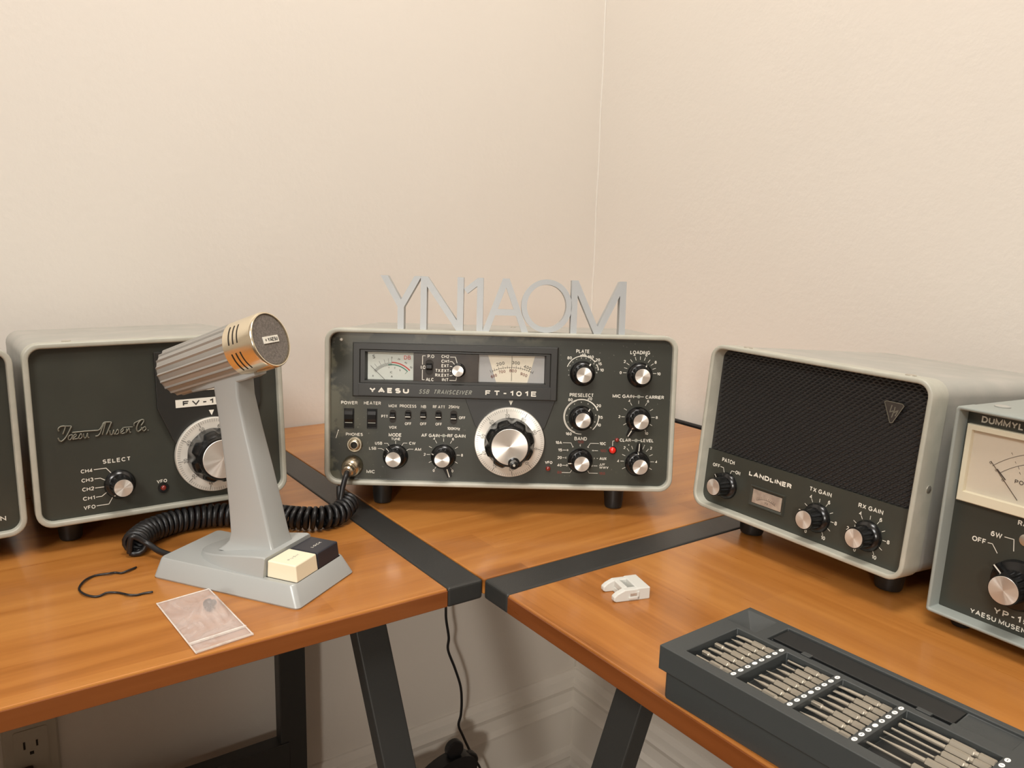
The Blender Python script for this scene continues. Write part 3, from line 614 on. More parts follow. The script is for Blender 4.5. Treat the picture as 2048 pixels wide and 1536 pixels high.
# S meter
b = BM(); loft(b, [rl(-129.3, -84.8, 103.6, 130.2, 0.0050), rl(-129.3, -84.8, 103.6, 130.2, 0.0058)]); sm = obj('signal_meter', b, 'meterface', ft)
I = Ink(0.0048)
t('S', -123.6, 125.8, 3.6, bold=0); c = (-106.0*mm, 97.0*mm)
for i in range(28):
    a = 138 - i*1.75; I.tick(c, a, 20.6*mm, (27.5 if i in (6, 12, 18, 23, 27) else 23.4)*mm, 0.22*mm)
t('9', -106.2, 125.2, 1.6, bold=0); t('20', -99.3, 123.9, 1.6, bold=0, rot=-15); t('40', -92.6, 120.6, 1.6, bold=0, rot=-30); t('60', -87.4, 116.2, 1.5, bold=0, rot=-40)
t('1', -109, 115.4, 1.7, bold=0); t('3', -103.3, 115.4, 1.7, bold=0); t('5', -98.2, 113.2, 1.7, bold=0); t('IC', -106.6, 111.0, 2.0, bold=0); t('A', -106, 107, 1.9, bold=0); t('0', -124.2, 107.1, 1.7)
I.arc(c, 5.6*mm, 120, 60, 0.5*mm); I.done('scale_print', 'inkdark', sm)
I = Ink(0.0048); I.arc(c, 23.6*mm, 91, 43, 1.1*mm); t('DB', -91.2, 125.6, 3.8, bold=0); I.done('red_scale', 'red', sm)
I = Ink(0.0048); I.arc(c, 21.4*mm, 99, 45, 0.9*mm); I.tick(c, 45, 18*mm, 21.4*mm, 0.3*mm); I.done('green_scale', 'green', sm)
I = Ink(0.0040); I.line([(-126.4*mm, 117*mm), (-112.8*mm, 104*mm)], 0.4*mm); I.done('needle', 'inkdark', sm)
# centre plate with slide switch and channel knob
b = BM(); loft(b, [rl(-84.9, -22.4, 102.8, 130.6, 0.0020), rl(-84.9, -22.4, 102.8, 130.6, 0.0058)]); cp = obj('selector_plate', b, 'brownp', ft, bevel=0.0003)
I = Ink(0.0018)
t('P.O', -68.2, 127.6, 3.3, 6.4); t('I.O', -75.4, 116.9, 3.3, 4.6); t('ALC', -69, 105.2, 3.2, 7.6)
seg([(-73.6, 128), (-76.2, 128), (-76.2, 119.6)], 0.6); seg([(-76.2, 114.4), (-76.2, 104.8), (-74.2, 104.8)], 0.6)
for s, x, z, wd in (('CH2', -54.4, 127.8, 7.4), ('CH1', -54.4, 123.2, 7.4), ('EXT', -54.3, 118.8, 7.2), ('TX.EXT', -57.1, 114.1, 13.4), ('RX.EXT', -57.1, 109.6, 13.4), ('INT', -54, 105.3, 6.4)): t(s, x, z, 3.1, wd)
for p in ([(-49.6, 127.4), (-44.6, 127.4), (-43.0, 122)], [(-49.6, 123), (-47.6, 123), (-45.2, 120.2)], [(-49.6, 118.4), (-47.2, 118)], [(-49.6, 113.8), (-48.2, 113.8)], [(-49.6, 109.4), (-48, 109.4), (-47, 110.4)], [(-49.8, 104.8), (-43.8, 104.8), (-43.2, 107.8)]): seg(p, 0.6)
I.done('printed_lettering', 'ink', cp)
knob(ft, -41.6, 114.8, 0.0018, 6.9, 6.2, 9.5, 5.4, 262, flutes=20, mark=(4, 5.2), bar=0.5)
def slide(u, v, w_, h_, pos=0.0, d=0.0058, line=True):
    b = BM(); w2, h2 = w_/2*mm, h_/2*mm; q = rr(-w2, w2, -h2, h2, w2*0.98, 8)
    qi = rr(-w2*0.8, w2*0.8, -h2*0.9, h2*0.9, w2*0.78, 8)
    loft(b, [at(q, 0), at(q, -0.0004), at(qi, -0.0004), at(qi, 0.001)], False, False, close=True)
    loft(b, [at(rr(-w2*0.9, w2*0.9, -h2*0.95, h2*0.95, w2*0.86, 8), -0.0001), at(rr(-w2*0.9, w2*0.9, -h2*0.95, h2*0.95, w2*0.86, 8), 0.0003)])
    s = obj('slide_switch', b, 'outdark', ft, loc=(u*mm, d, v*mm), autosmooth=40)
    b = BM(); sw = w2*0.74; z0 = pos*mm
    loft(b, [[(-sw, 0.0, z0-0.0032), (sw, 0.0, z0-0.0032), (sw, 0.0, z0+0.0036), (-sw, 0.0, z0+0.0036)], [(-sw, -0.0035, z0-0.0016), (sw, -0.0035, z0-0.0016), (sw, -0.0035, z0+0.0016), (-sw, -0.0035, z0+0.0016)]])
    obj('slider', b, 'black', s, bevel=0.0004)
    if line:
        I2 = Ink(-0.0037); I2.line([(-sw*0.95, z0-0.0011), (sw*0.95, z0-0.0011)], 0.7*mm); I2.done('slider_mark', 'ink', s)
    return s
slide(-69.6, 117.3, 7.6, 14.6, 0.2, 0.0018, False)
slide(-104.7, 68, 6.4, 13, 0.3); slide(-89.8, 69.6, 6.6, 10.2, -0.4); slide(-75, 69.9, 6.6, 10.2, -0.4); slide(-60.2, 69.9, 6.6, 10.2, -0.4); slide(-45.4, 68.3, 6.8, 14, 0.2)
# frequency window
b = BM(); loft(b, [rl(-22.5, 41.6, 103.6, 130.2, 0.0052), rl(-22.5, 41.6, 103.6, 130.2, 0.0059)]); fw = obj('frequency_window', b, 'greycard', ft)
I = Ink(0.0050); I.poly([(-13.2*mm, 129.8*mm), (-5.0*mm, 104.0*mm), (25.4*mm, 104.0*mm), (32.2*mm, 129.8*mm)]); I.done('dial_card', 'cream', fw)
I = Ink(0.0048); c = (10*mm, 72*mm)
for i in range(21): I.tick(c, 116-i*2.6, 45.6*mm, (48.4 if i % 2 == 0 else 47.2)*mm, 0.3*mm)
I.arc(c, 46.6*mm, 114, 64, 0.28*mm, 20)
t('200', -1.2, 121.9, 3, 8, bold=0, rot=13); t('300', 13.8, 123.2, 3, 7.6, bold=0, rot=-4); t('400', 25.2, 119, 3, 7.4, bold=0, rot=-20)
I.done('dial_scale', 'inkdark', fw)
I = Ink(0.0048); t('600', -7.2, 110.0, 2.8, 6, bold=0, rot=20); t('700', 0.6, 114.2, 2.8, 6.6, bold=0, rot=11); t('800', 11.2, 115.4, 2.8, 7, bold=0, rot=-3); t('900', 21.8, 111.9, 2.8, 7, bold=0, rot=-20); I.done('red_dial_scale', 'inkred', fw)
I = Ink(0.0040); I.line([(9.9*mm, 129.9*mm), (9.9*mm, 105.6*mm)], 0.3*mm); I.done('hairline', 'inkdark', fw)
b = BM(); box(b, -129.2*mm, -84.9*mm, 0.0014, 0.0018, 103.8*mm, 130.2*mm); obj('meter_glass', b, 'glass', ft)
b = BM(); box(b, -22.4*mm, 41.5*mm, 0.0014, 0.0018, 103.8*mm, 130.2*mm); obj('window_glass', b, 'glass', ft)
# knobs
PK = 0.0058
knob(ft, 78.8, 114.4, PK, ang=52, mark=(10.0, 12.2), bar=1.2); knob(ft, 134.6, 114.4, PK, ang=58)
knob(ft, 79.2, 70.6, PK, ang=49, mark=(9.7, 12.4), bar=1.0); knob(ft, 134.9, 70.8, PK, ang=237, lever=(240, 19.5))
knob(ft, 79.5, 28.4, PK, ang=193, mark=(9.2, 12.2)); knob(ft, 135.9, 26.8, PK, ang=90, lever=(87, 20.5))
knob(ft, -101.6, 28.4, PK, ang=131, wing=True, bar=0.6); knob(ft, -54.8, 29.2, PK, ang=165, lever=(288, 21))
dial(ft, 9.5, 46.0, 0.0044, -12, crank=(4.4, -15.2))
led(ft, 110.9, 39.8, PK, 3.3, 'led', 4.1); led(ft, 114.9, 50.0, PK, 2.1, 'leddark'); led(ft, 48.2, 19.8, PK, 2.4, 'leddark')
def rocker(u, v):
    b = BM(); q = rl(-4.9, 4.9, -9.8, 9.8, 0); qo = rl(-4.9, 4.9, -9.8, 9.8, -0.0008); qi = rl(-4.2, 4.2, -9.1, 9.1, -0.0008)
    loft(b, [q, qo, qi, rl(-4.2, 4.2, -9.1, 9.1, 0.001)], close=True)
    s = obj('rocker_switch', b, 'black', ft, loc=(u*mm, PK, v*mm))
    b = BM(); pr = [(-8.9, 0.2), (8.9, 0.2), (8.9, 0.9), (7.2, 2.5), (4.0, 3.2), (-0.5, 3.0), (-3.4, 1.9), (-4.0, 0.7), (-8.9, 0.5)]
    loft(b, [[(x*mm, -d*mm, z*mm) for z, d in pr] for x in (-4.0, 4.0)]); obj('rocker', b, 'black', s, bevel=0.0004)
    I2 = Ink(-0.0023); I2.line([(-3.4*mm, -4.0*mm), (3.4*mm, -4.0*mm)], 0.7*mm); I2.done('rocker_mark', 'inkdull', s)
rocker(-147.1, 65.0); rocker(-124.8, 65.2)
b = BM(); loft(b, [circ(k, y, 40) for k, y in ((0.0075, 0), (0.0075, -0.0022), (0.0068, -0.0030), (0.0058, -0.0030), (0.0053, -0.0024), (0.0053, -0.0045), (0.0047, -0.0050), (0.0033, -0.0050), (0.0031, -0.0030), (0.0031, 0.0))], False, False)
jk = obj('headphone_jack', b, 'chrome', ft, autosmooth=40, loc=(-0.1414, PK, 0.0393))
b = BM(); lathe(b, [(0.0032, -0.0006), (0.0032, -0.0001)], 24); obj('jack_hole', b, 'outdark', jk)

# ------------------------------------------------------------ microphone plug in the transceiver and its coiled lead
FT = Matrix.Translation((X0, Y0, TZ+ZZ)) @ Euler((-TI, 0, YW)).to_matrix().to_4x4()
def ftw(u, d, v): return FT @ Vector((u*mm, d*mm, v*mm))
cord = thing('coiled_microphone_lead', 'coiled black cable running from the desk microphone to the transceiver MIC socket', 'cable', (-0.12, 0.21, TZ))
co = Vector((-0.12, 0.21, TZ))
def wl_(x, y, z): return Vector((x, y, TZ+z)) - co
# plug
p0 = ftw(-142.9, 5.8, 19.0) - co; ax = (FT.to_3x3() @ Vector((-0.10, -1, -0.16))).normalized()
def lathe_dir(bm, o, a, prof, n=28):
    a = a.normalized(); N = a.cross(Vector((0, 0, 1))).normalized(); B = a.cross(N)
    loft(bm, [[tuple(o + a*y + r_*(math.cos(2*PI*i/n)*N + math.sin(2*PI*i/n)*B)) for i in range(n)] for r_, y in prof])
b = BM(); lathe_dir(b, p0, ax, [(0.0098, 0.0002), (0.0098, 0.004), (0.0092, 0.0085), (0.0075, 0.0115), (0.0062, 0.0125)]); obj('plug_shell', b, 'chrome', cord, autosmooth=35)
b = BM(); lathe_dir(b, p0, ax, [(0.0066, 0.0120), (0.0066, 0.0135), (0.0058, 0.0140), (0.0058, 0.0200), (0.0045, 0.0215)]); obj('plug_collar', b, 'chrome', cord, autosmooth=35)
pe = p0 + ax*0.0205
A1 = wl_(-0.0400, 0.1880, 0.0200)
def v3(*a): return Vector(a)
run = spline([pe, pe + ax*0.006 + v3(0, 0, -0.003), pe + ax*0.009 + v3(-0.002, 0, -0.012), pe + ax*0.0085 + v3(-0.006, -0.002, -0.026), A1 + v3(0.0005, 0.005, 0.010), A1 + v3(-0.003, -0.004, 0.001), A1 + v3(0.001, -0.007, -0.007), A1 + v3(0.007, 0.000, -0.006)], 8)
b = BM(); tube(b, run, 0.0026, 10); obj('plug_end_lead', b, 'rubber', cord, smooth=True)
# coil along the path on the desk
R_, rw = 0.0088, 0.0024
path = spline([wl_(x, y, z) for x, y, z in ((-0.0325, 0.1880, 0.0150), (-0.0420, 0.1775, 0.0130), (-0.0530, 0.1710, 0.0114), (-0.0680, 0.1700, 0.0114), (-0.0848, 0.1795, 0.0114), (-0.1121, 0.2062, 0.0114), (-0.1419, 0.2230, 0.0114), (-0.1584, 0.2280, 0.0114), (-0.1825, 0.2270, 0.0114), (-0.2047, 0.2159, 0.0114), (-0.2165, 0.2020, 0.0114), (-0.2223, 0.1900, 0.0114))], 40)
L = [0]
for a_, b_ in zip(path, path[1:]): L.append(L[-1] + (b_-a_).length)
pitch = 0.0057; turns = L[-1]/pitch; pts = []; N = None; j = 0; steps = int(turns*14)
for k in range(steps+1):
    s_ = L[-1]*k/steps
    while j < len(L)-2 and L[j+1] < s_: j += 1
    f = (s_-L[j])/max(L[j+1]-L[j], 1e-9); c = path[j].lerp(path[j+1], f)
    T = (path[min(j+2, len(path)-1)] - path[max(j-1, 0)]).normalized(); N = T.cross(Vector((0, 0, 1))).normalized(); B = N.cross(T)
    a = 2*PI*s_/pitch; pts.append(c + R_*(math.cos(a)*N + math.sin(a)*B))
b = BM(); tube(b, pts, rw, 7); obj('coil', b, 'rubber', cord, smooth=True)
b = BM(); e = pts[-1]
tube(b, spline([e, wl_(-0.224, 0.189, 0.0185), wl_(-0.214, 0.186, 0.012), wl_(-0.207, 0.1755, 0.0072), wl_(-0.200, 0.1640, 0.0060), wl_(-0.1965, 0.158, 0.0060)], 8), 0.0025, 10); obj('microphone_end_lead', b, 'rubber', cord, smooth=True)

# ------------------------------------------------------------ printed call sign letters on the transceiver
sg = thing('call_sign_letters', 'silver plastic letters spelling YN1AOM standing on top of the transceiver', 'sign')
sg.matrix_world = FT @ Matrix.Translation((0, 0.0052, 0.1530))
def plate(polys, dep=15.0):       # flat outlines sharing their corners, pushed back to a solid letter
    b = BM(); V = {}
    def g(p):
        k = (round(p[0], 2), round(p[1], 2))
        if k not in V: V[k] = b.verts.new((p[0]*mm, 0, p[1]*mm))
        return V[k]
    fs = [b.faces.new([g(p) for p in poly]) for poly in polys]
    r_ = bmesh.ops.extrude_face_region(b, geom=fs)
    for v in r_['geom']:
        if isinstance(v, bmesh.types.BMVert): v.co.y += dep*mm
    return b
def let_n(xl, xr, H=51.0):
    Ln = xr-xl; q = H*6.6/Ln
    return [[(xl-3, 0), (xl+3, 0), (xl+3, H-q), (xr-3.6, 0), (xr+3, 0), (xr+3, H), (xr-3, H), (xr-3, q), (xl+3.6, H), (xl-3, H)]]
def let_m(x1, xm, x4, H=51.0):
    a_, c_ = xm-x1, x4-xm
    return [[(x1-3, 0), (x1+3, 0), (x1+3, H-H*6.3/a_), (xm-3.3, 0), (xm+3.3, 0), (x4-3, H-H*6.3/c_), (x4-3, 0), (x4+3, 0), (x4+3, H), (x4-3.3, H), (xm, H*3.3/a_), (x1+3.3, H), (x1-3, H)]]
def let_a(xl, a, xr, H=51.0, h=3.2, b0=15.6, b1=21.6):
    fl = lambda y, sd: (xl + (a-xl)*y/H + sd*h, y); fr = lambda y, sd: (xr + (a-xr)*y/H + sd*h, y)
    yi = H*(1 - 2*h/(xr-xl)); xi = fl(yi, 1)[0]
    return [[fl(0, -1), fl(0, 1), fl(b0, 1), fl(b1, 1), (xi, yi), (a, H), (a-h, H)], [fr(0, -1), fr(0, 1), (a+h, H), (a, H), (xi, yi), fr(b1, -1), fr(b0, -1)], [fl(b0, 1), fr(b0, -1), fr(b1, -1), fl(b1, 1)]]
LT = {'letter_y': [[(-101.2, 0), (-95.2, 0), (-95.2, 21.2), (-78.7, 51), (-85.6, 51), (-98.2, 28.2), (-111.1, 51), (-118, 51), (-101.2, 21.2)]],
 'letter_n': let_n(-76.4, -41.2), 'number_one': [[(-25.2, 0), (-19.2, 0), (-19.2, 51), (-24.5, 51), (-38.0, 40.2), (-34.4, 35.6), (-25.2, 42.9)]],
 'letter_a': let_a(-16.2, 2.5, 21.6), 'letter_m': let_m(68.6, 91.8, 115.4)}
for k_, (nm, ss) in enumerate(LT.items()): obj(nm, plate(ss, 15.0-0.05*k_), 'letter', sg)
b = BM(); n = 64
ov = lambda rx, rz, y: [((42 + rx*math.cos(2*PI*i/n))*mm, y*mm, (25.6 + rz*math.sin(2*PI*i/n))*mm) for i in range(n)]
loft(b, [ov(24.4, 25.6, 0), ov(19.0, 20.6, 0), ov(19.0, 20.6, 15.1), ov(24.4, 25.6, 15.1)], close=True)
obj('letter_o', b, 'letter', sg, autosmooth=40)

# ------------------------------------------------------------ external oscillator at the left, behind the microphone
X, Y, YA, TI2, Z2 = -0.1832, 0.2267, -0.0164, 0.0715, 0.0234
fv = radio('external_oscillator', 'grey cased tuning unit with dial and SELECT knob, partly hidden behind the microphone', 'radio', X, Y, YA, TI2, Z2, 'grey equipment cases on the left board')
b = cabinet(fv, 0.210, 0.153, 0.262); pn = obj('front_panel', b, 'panel', fv)
for u, d in ((-0.078, 0.035), (0.078, 0.035), (-0.078, 0.235), (0.078, 0.235)): foot_at(fv, u, d, TI2, Z2)
screw(fv, -0.0715, 0.0134, 0.153, rad=0.0036); screw(fv, 0.0715, 0.0134, 0.153, rad=0.0036)
I = Ink(P)
t('SELECT', -41.3, 49.4, 3.6, 22, space=1.4)
for s, z in (('CH4', 43.3), ('CH3', 35.4), ('CH2', 27.6), ('CH1', 19.6), ('VFO', 11.7)): t(s, -64.9, z, 3.3, 9)
seg([(-59.3, 43.6), (-50, 43.6), (-45.6, 37.8)], 0.6); seg([(-59.3, 35.6), (-55, 35.6), (-51.4, 33.2)], 0.6); seg([(-59.3, 27.6), (-52.6, 27.6)], 0.6)
seg([(-59.3, 19.6), (-55, 19.6), (-51.4, 22.2)], 0.6); seg([(-59.3, 12), (-50, 12), (-46.6, 17.6)], 0.6)
I.done('selector_lettering', 'ink', pn); I = Ink(P); t('VFO', -6.3, 25.5, 3.0, 8.5, space=1.2)
I.done('printed_lettering', 'ink', pn)
knob(fv, -40.2, 28.2, PK, 12.6, 9.0, 18, 7.4, 240); led(fv, -5.5, 19.4, PK, 2.4, 'leddark', 4.6)
b = BM(); T = [(-6.4, 140.6), (84.2, 140.6), (84.2, 90.3), (72.6, 61.5), (66, 50), (12, 50), (4.9, 61.5), (-6.4, 90.3)]
loft(b, [[(x*mm, 0.0062, z*mm) for x, z in T], [(x*mm, 0.0022, z*mm) for x, z in T]]); hs = obj('dial_housing', b, 'blackp', fv, bevel=0.0005)
b = BM(); loft(b, [rl(7, 71, 104, 134, 0.0022), rl(7, 71, 104, 134, 0.0016)]); obj('dial_window', b, 'cream', fv)
b = BM(); loft(b, [rl(8.6, 68.6, 90.2, 97.2, 0.0022), rl(8.6, 68.6, 90.2, 97.2, 0.0016)]); ns = obj('name_plate', b, 'ink', fv)
I = Ink(0.0014); t('FV-101B', 38.6, 93.7, 4.4, 48, bold=0.04, space=1.5); I.done('raised_lettering', 'inkdark', ns)
I = Ink(0.0020); I.poly([(36.6*mm, 85.6*mm), (41.2*mm, 85.6*mm), (38.9*mm, 80.6*mm)]); I.done('dial_index', 'ink', hs)
dial(fv, 38.9, 45.3, 0.0030, -66)
# cast script badge
b = BM()
def script(pts, r=0.62): tube(b, spline([(x*mm, 0.0048, z*mm) for x, z in pts], 5), r*mm, 6)
def cv(pts): return [(-83.9 + (x_/9.31-16)*0.385, 74.6 - (y_/9.31-55)*0.433 - (x_/9.31-16)*0.0457) for x_, y_ in pts]
script(cv([(238, 455), (285, 340), (278, 308), (205, 318), (162, 360), (172, 402)]), 0.65); script(cv([(400, 312), (335, 430), (275, 522), (205, 582), (165, 565), (148, 520)]), 0.65); script(cv([(262, 305), (330, 306), (402, 304)]), 0.45)
def hump(x, z, kind):
    w = 3.4
    if kind == 'a': script([(x+w, z+4), (x+1, z+3.6), (x, z+1), (x+1.4, z), (x+w-0.4, z+2.4), (x+w, z+4), (x+w-0.3, z+0.3), (x+w+0.8, z+0.2)], 0.5)
    if kind == 'e': script([(x-0.4, z+0.6), (x+2.3, z+3), (x+1.6, z+4.3), (x+0.2, z+2.6), (x+0.6, z+0.3), (x+w, z+0.5)], 0.5)
    if kind == 's': script([(x-0.4, z+0.4), (x+1.8, z+4.2), (x+2.6, z+1.6), (x+1.2, z), (x, z+0.6)], 0.5)
    if kind == 'u': script([(x, z+4), (x+0.2, z+0.8), (x+1.4, z+0.2), (x+3, z+4), (x+3, z+0.6), (x+4, z+0.4)], 0.5)
    if kind == 'n': script([(x, z+0.2), (x+0.8, z+4), (x+0.6, z+1), (x+2.6, z+4), (x+3, z+0.4), (x+4, z+0.8)], 0.5)
    if kind == 'o': script([(x+2, z+4), (x, z+2.4), (x+0.8, z+0.2), (x+2.8, z+1.8), (x+2, z+4)], 0.5)
for i, ch in enumerate('aesu'): hump(-76.6+i*3.85, 71.6, ch)
script(cv([(400, 425), (600, 402), (800, 388), (890, 375), (945, 310), (990, 240), (1060, 228), (1135, 228)]), 0.6)
script(cv([(1000, 245), (950, 340), (905, 440), (860, 482), (815, 488)]), 0.6); script(cv([(1020, 240), (985, 350), (945, 465)]), 0.6); script(cv([(1132, 230), (1080, 340), (1020, 462)]), 0.65)
for i, ch in enumerate('usen'): hump(-45.0+i*4.15, 72.0, ch)
script(cv([(1690, 290), (1745, 215), (1740, 180), (1690, 190), (1630, 260), (1598, 350), (1620, 400), (1680, 370), (1700, 320)]), 0.65); script(cv([(1555, 300), (1560, 250), (1620, 215), (1700, 180)]), 0.55); script(cv([(1330, 330), (1430, 322), (1530, 316)]), 0.4)
hump(-19.2, 72.2, 'o'); script([(-14.9, 72.4), (-14.5, 72.8)], 0.7)
obj('script_badge', b, 'script', fv, smooth=True)

# ------------------------------------------------------------ far left case, only its right end in view
T0 = 0.0568
l0 = radio('speaker_cabinet', 'grey cased unit cut off by the left edge, letter N near its lower right', 'radio', -0.3988, 0.2244, 0.050, T0, 0.0215, 'grey equipment cases on the left board')
b = cabinet(l0, 0.210, 0.153, 0.258); pn = obj('front_panel', b, 'panel', l0)
for u, d in ((-0.078, 0.035), (0.078, 0.035), (-0.078, 0.235), (0.078, 0.235)): foot_at(l0, u, d, T0, 0.0215)
I = Ink(P); t('N', 88.8, 15.1, 4.0, 4.0); I.done('printed_lettering', 'ink', pn)

# ------------------------------------------------------------ phone patch speaker (right)
T1 = 0.0850
ll = radio('speaker_cabinet', 'phone patch speaker unit marked LANDLINER with black woven-look grille, on the right board', 'radio', 0.2272, -0.1138, -1.6000, T1, 0.0262)
b = cabinet(ll, 0.211, 0.153, 0.268, lip=0.0040, ring=0.022, pd=0.0135); b.free()
H1 = 54.0; hw = 0.211/2-0.0041
b = BM(); q = rr(-hw, hw, 0.0041, 0.147, 0.0088); q = [(x, min(z, H1*mm)) for x, z in q]
loft(b, [at(q, 0.0100), at(q, 0.0130)]); pn = obj('front_panel', b, 'panel', ll)
# grille: raised lozenges on a dark plate
b = BM(); q = rr(-hw, hw, 0.006, 0.1489, 0.0088); q = [(x, max(z, H1*mm-0.001)) for x, z in q]
loft(b, [at(q, 0.0133), at(q, 0.0150)])
rows = 44; pz = (148.3-H1)/rows; px = 5.2
for j in range(rows):
    z = (H1 + pz*(j+0.5)); n = int(2*hw/mm/px)
    for i in range(n+1):
        x = -hw/mm + 1.2 + px*(i + (0.5 if j % 2 else 0))
        if abs(x) > hw/mm-2.6 or (abs(x) > hw/mm-8 and z > 144): continue
        a_, c_ = 2.35, pz*0.46; y0 = 0.0133; y1 = 0.0104
        V = [b.verts.new(((x+dx)*mm, yy, (z+dz)*mm)) for dx, dz, yy in ((-a_, -0.2*c_, y0), (0.2, -c_, y0), (a_, 0.2*c_, y0), (-0.2, c_, y0), (0.1, -0.35*c_, y1))]
        for k in range(4): b.faces.new((V[k], V[(k+1) % 4], V[4]))
obj('speaker_grille', b, 'speck', ll)
b = BM()
Tr = [(64.2, 130.2), (66, 131.2), (78.6, 131.0), (80.0, 129.6), (73, 115.6), (71, 115.2)]
loft(b, [[(x*mm, 0.0118, z*mm) for x, z in Tr], [(x*mm, 0.0100, z*mm) for x, z in Tr]])
bd = obj('triangle_badge', b, 'brownp', ll, bevel=0.0003)
I = Ink(0.0098); I.line([(x*mm, z*mm) for x, z in Tr+[Tr[0]]], 0.55*mm); seg([(70.6, 128.6), (69.6, 123.2), (72.8, 124.8), (71.8, 119.6)], 0.8); seg([(73.2, 127.6), (73, 123.4), (76, 125.6), (74.4, 121.2)], 0.8)
I.done('badge_outline', 'script', bd)
I = Ink(0.0098)
t('PATCH', -76.3, 47.4, 3.8, 14.6, space=1.1); t('OFF', -89.5, 40.2, 3.3, 8.6, space=1.2); t('ON', -63.8, 39.6, 3.3, 5.6); t('LANDLINER', -28.6, 43.0, 4.2, 45.6, bold=0.05); t('TX GAIN', 22, 46.6, 3.6, 21, space=1.2); t('RX GAIN', 67.3, 46.0, 3.6, 21, space=1.2)
seg([(-84.4, 40.2), (-81, 40.2), (-79.4, 36)], 0.5); seg([(-67.6, 39.6), (-71, 39.6), (-72.4, 36)], 0.5)
for c in ((22.6, 25.2), (68.2, 25.0)):
    ticks(c, 12.7, 15.4, [240, 210, 180, 150, 120, 90, 60, 30, 0, -30, -60]); around(c, 17.3, [(240, '0'), (180, '2'), (120, '4'), (60, '6'), (0, '8'), (-62, '10')], 3.1)
I.done('printed_lettering', 'ink', pn)
knob(ll, -74.8, 24.6, 0.0100, 12.3, 8.9, 18, 7.4, 130, wing=True, bar=0.6); knob(ll, 22.3, 24.4, 0.0100, 12.3, 8.9, 18, 7.4, 200); knob(ll, 67.9, 24.2, 0.0100, 12.3, 8.9, 18, 7.4, 150)
b = BM(); loft(b, [rl(-47.2, -9.8, 15.2, 33.6, 0.0098), rl(-46.6, -10.4, 15.8, 33.0, 0.0084), rl(-45.6, -11.4, 16.8, 32.2, 0.0086), rl(-44.6, -12.4, 18.0, 31.0, 0.0098)], False, True)
mt = obj('level_meter', b, 'panel', ll)
b = BM(); loft(b, [rl(-43.8, -13.0, 18.4, 30.6, 0.0092), rl(-43.8, -13.0, 18.4, 30.6, 0.0096)]); obj('meter_card', b, 'tancard', mt)
I = Ink(0.0091); c = (-28.3*mm, 2*mm)
I.arc(c, 22*mm, 118, 64, 0.3*mm)
for i in range(12): I.tick(c, 118-i*4.6, 22*mm, 24*mm, 0.25*mm)
t('VU', -28.3, 21.4, 2.2, bold=0); I.done('meter_scale', 'inkdark', mt)
b = BM(); box(b, -44.4*mm, -12.6*mm, 0.0087, 0.0089, 18.2*mm, 30.8*mm); obj('meter_glass', b, 'glass', mt)
for u, d in ((-0.067, 0.045), (0.072, 0.045), (-0.066, 0.225), (0.07, 0.225)): foot_at(ll, u, d, T1, 0.0262, 0.0125)
screw(ll, -0.0735, 0.012, 0.153, rad=0.0040); screw(ll, 0.0800, 0.012, 0.153, rad=0.0040); screw(ll, 0.1055, 0.016, 0.072, 'x', 0.0030)
b = BM(); 
for d0_ in (0.024, 0.027, 0.030): tube(b, spline([(-0.1040, d0_, 0.122), (-0.1120, d0_, 0.104), (-0.1195, d0_, 0.082), (-0.1215, d0_, 0.058), (-0.1210, d0_, 0.034), (-0.1150, d0_, 0.014), (-0.1040, d0_, 0.006)], 6), 0.0017, 6)
hn = obj('side_handle', b, 'bezel', ll, smooth=True)
screw(hn, -0.1185, 0.026, 0.088, 'x', 0.0032, 'black', 'handle_stud') if False else None
b = BM(); lathe_dir(b, Vector((-0.1190, 0.030, 0.092)), Vector((-1, 0, 0.3)), [(0.0034, 0), (0.0034, 0.0022), (0.0022, 0.0032)], 14); obj('handle_stud', b, 'black', hn)
b = BM(); lathe_dir(b, Vector((-0.1200, 0.030, 0.026)), Vector((-1, 0, -0.2)), [(0.0034, 0), (0.0034, 0.0022), (0.0022, 0.0032)], 14); obj('handle_stud', b, 'black', hn)
screw(ll, -0.1055, 0.06, 0.125, 'x', -0.0, name='side_screw') if False else None

# ------------------------------------------------------------ dummy load wattmeter (right edge)
T2 = 0.0404
yp = radio('dummy_load_wattmeter', 'grey folded metal box with large cream power meter, cut off by the right edge', 'meter', 0.2282, -0.3110, -1.5998, T2, 0.0120)
b = cabinet(yp, 0.150, 0.1525, 0.240, lip=0.0026, ring=0.020, pd=0.0130, ro=0.0026, ri=0.0012, cm='case_blue', bm_='case_blue', shell_in=0.0003, lipr=0.0011)
pn = obj('front_panel', b, 'panel', yp)
screw(yp, -0.0600, 0.034, 0.1523, rad=0.0052, m='case'); screw(yp, 0.0600, 0.034, 0.1523, rad=0.0052, m='case')
for u, d in ((-0.06, 0.025), (0.06, 0.025), (-0.06, 0.21), (0.06, 0.21)): foot_at(yp, u, d, T2, 0.0120, 0.008)
PY = 0.0128
I = Ink(PY)
t('DUMMYLOAD', -41.4, 144.4, 4.6, 42.5, al='C', bold=0.03); t('WATTMETER', 27, 144.0, 4.9, 50, bold=0.02) if False else None
I.done('title_lettering', 'ink', pn); I = Ink(PY)
t('RANGE', -20.7, 79.8, 3.6, 16.5); t('6W', -41.0, 67.0, 3.7, 7.5, bold=0.02); t('OFF', -51.6, 59.6, 3.7, 9.6, bold=0.02)
seg([(-35.6, 67.2), (-29.6, 67.4), (-28.6, 59.4)], 0.5); seg([(-45.6, 59.6), (-42.6, 59.8), (-38.6, 54.4)], 0.5)
I.done('range_lettering', 'ink', pn); I = Ink(PY)
t('YP-150', -20.8, 14.2, 4.4, 28, bold=0.02, space=1.5); t('YAESU MUSEN CO.,LTD.', -19.5, 7.6, 3.5, 61, bold=0.02, space=1.1)
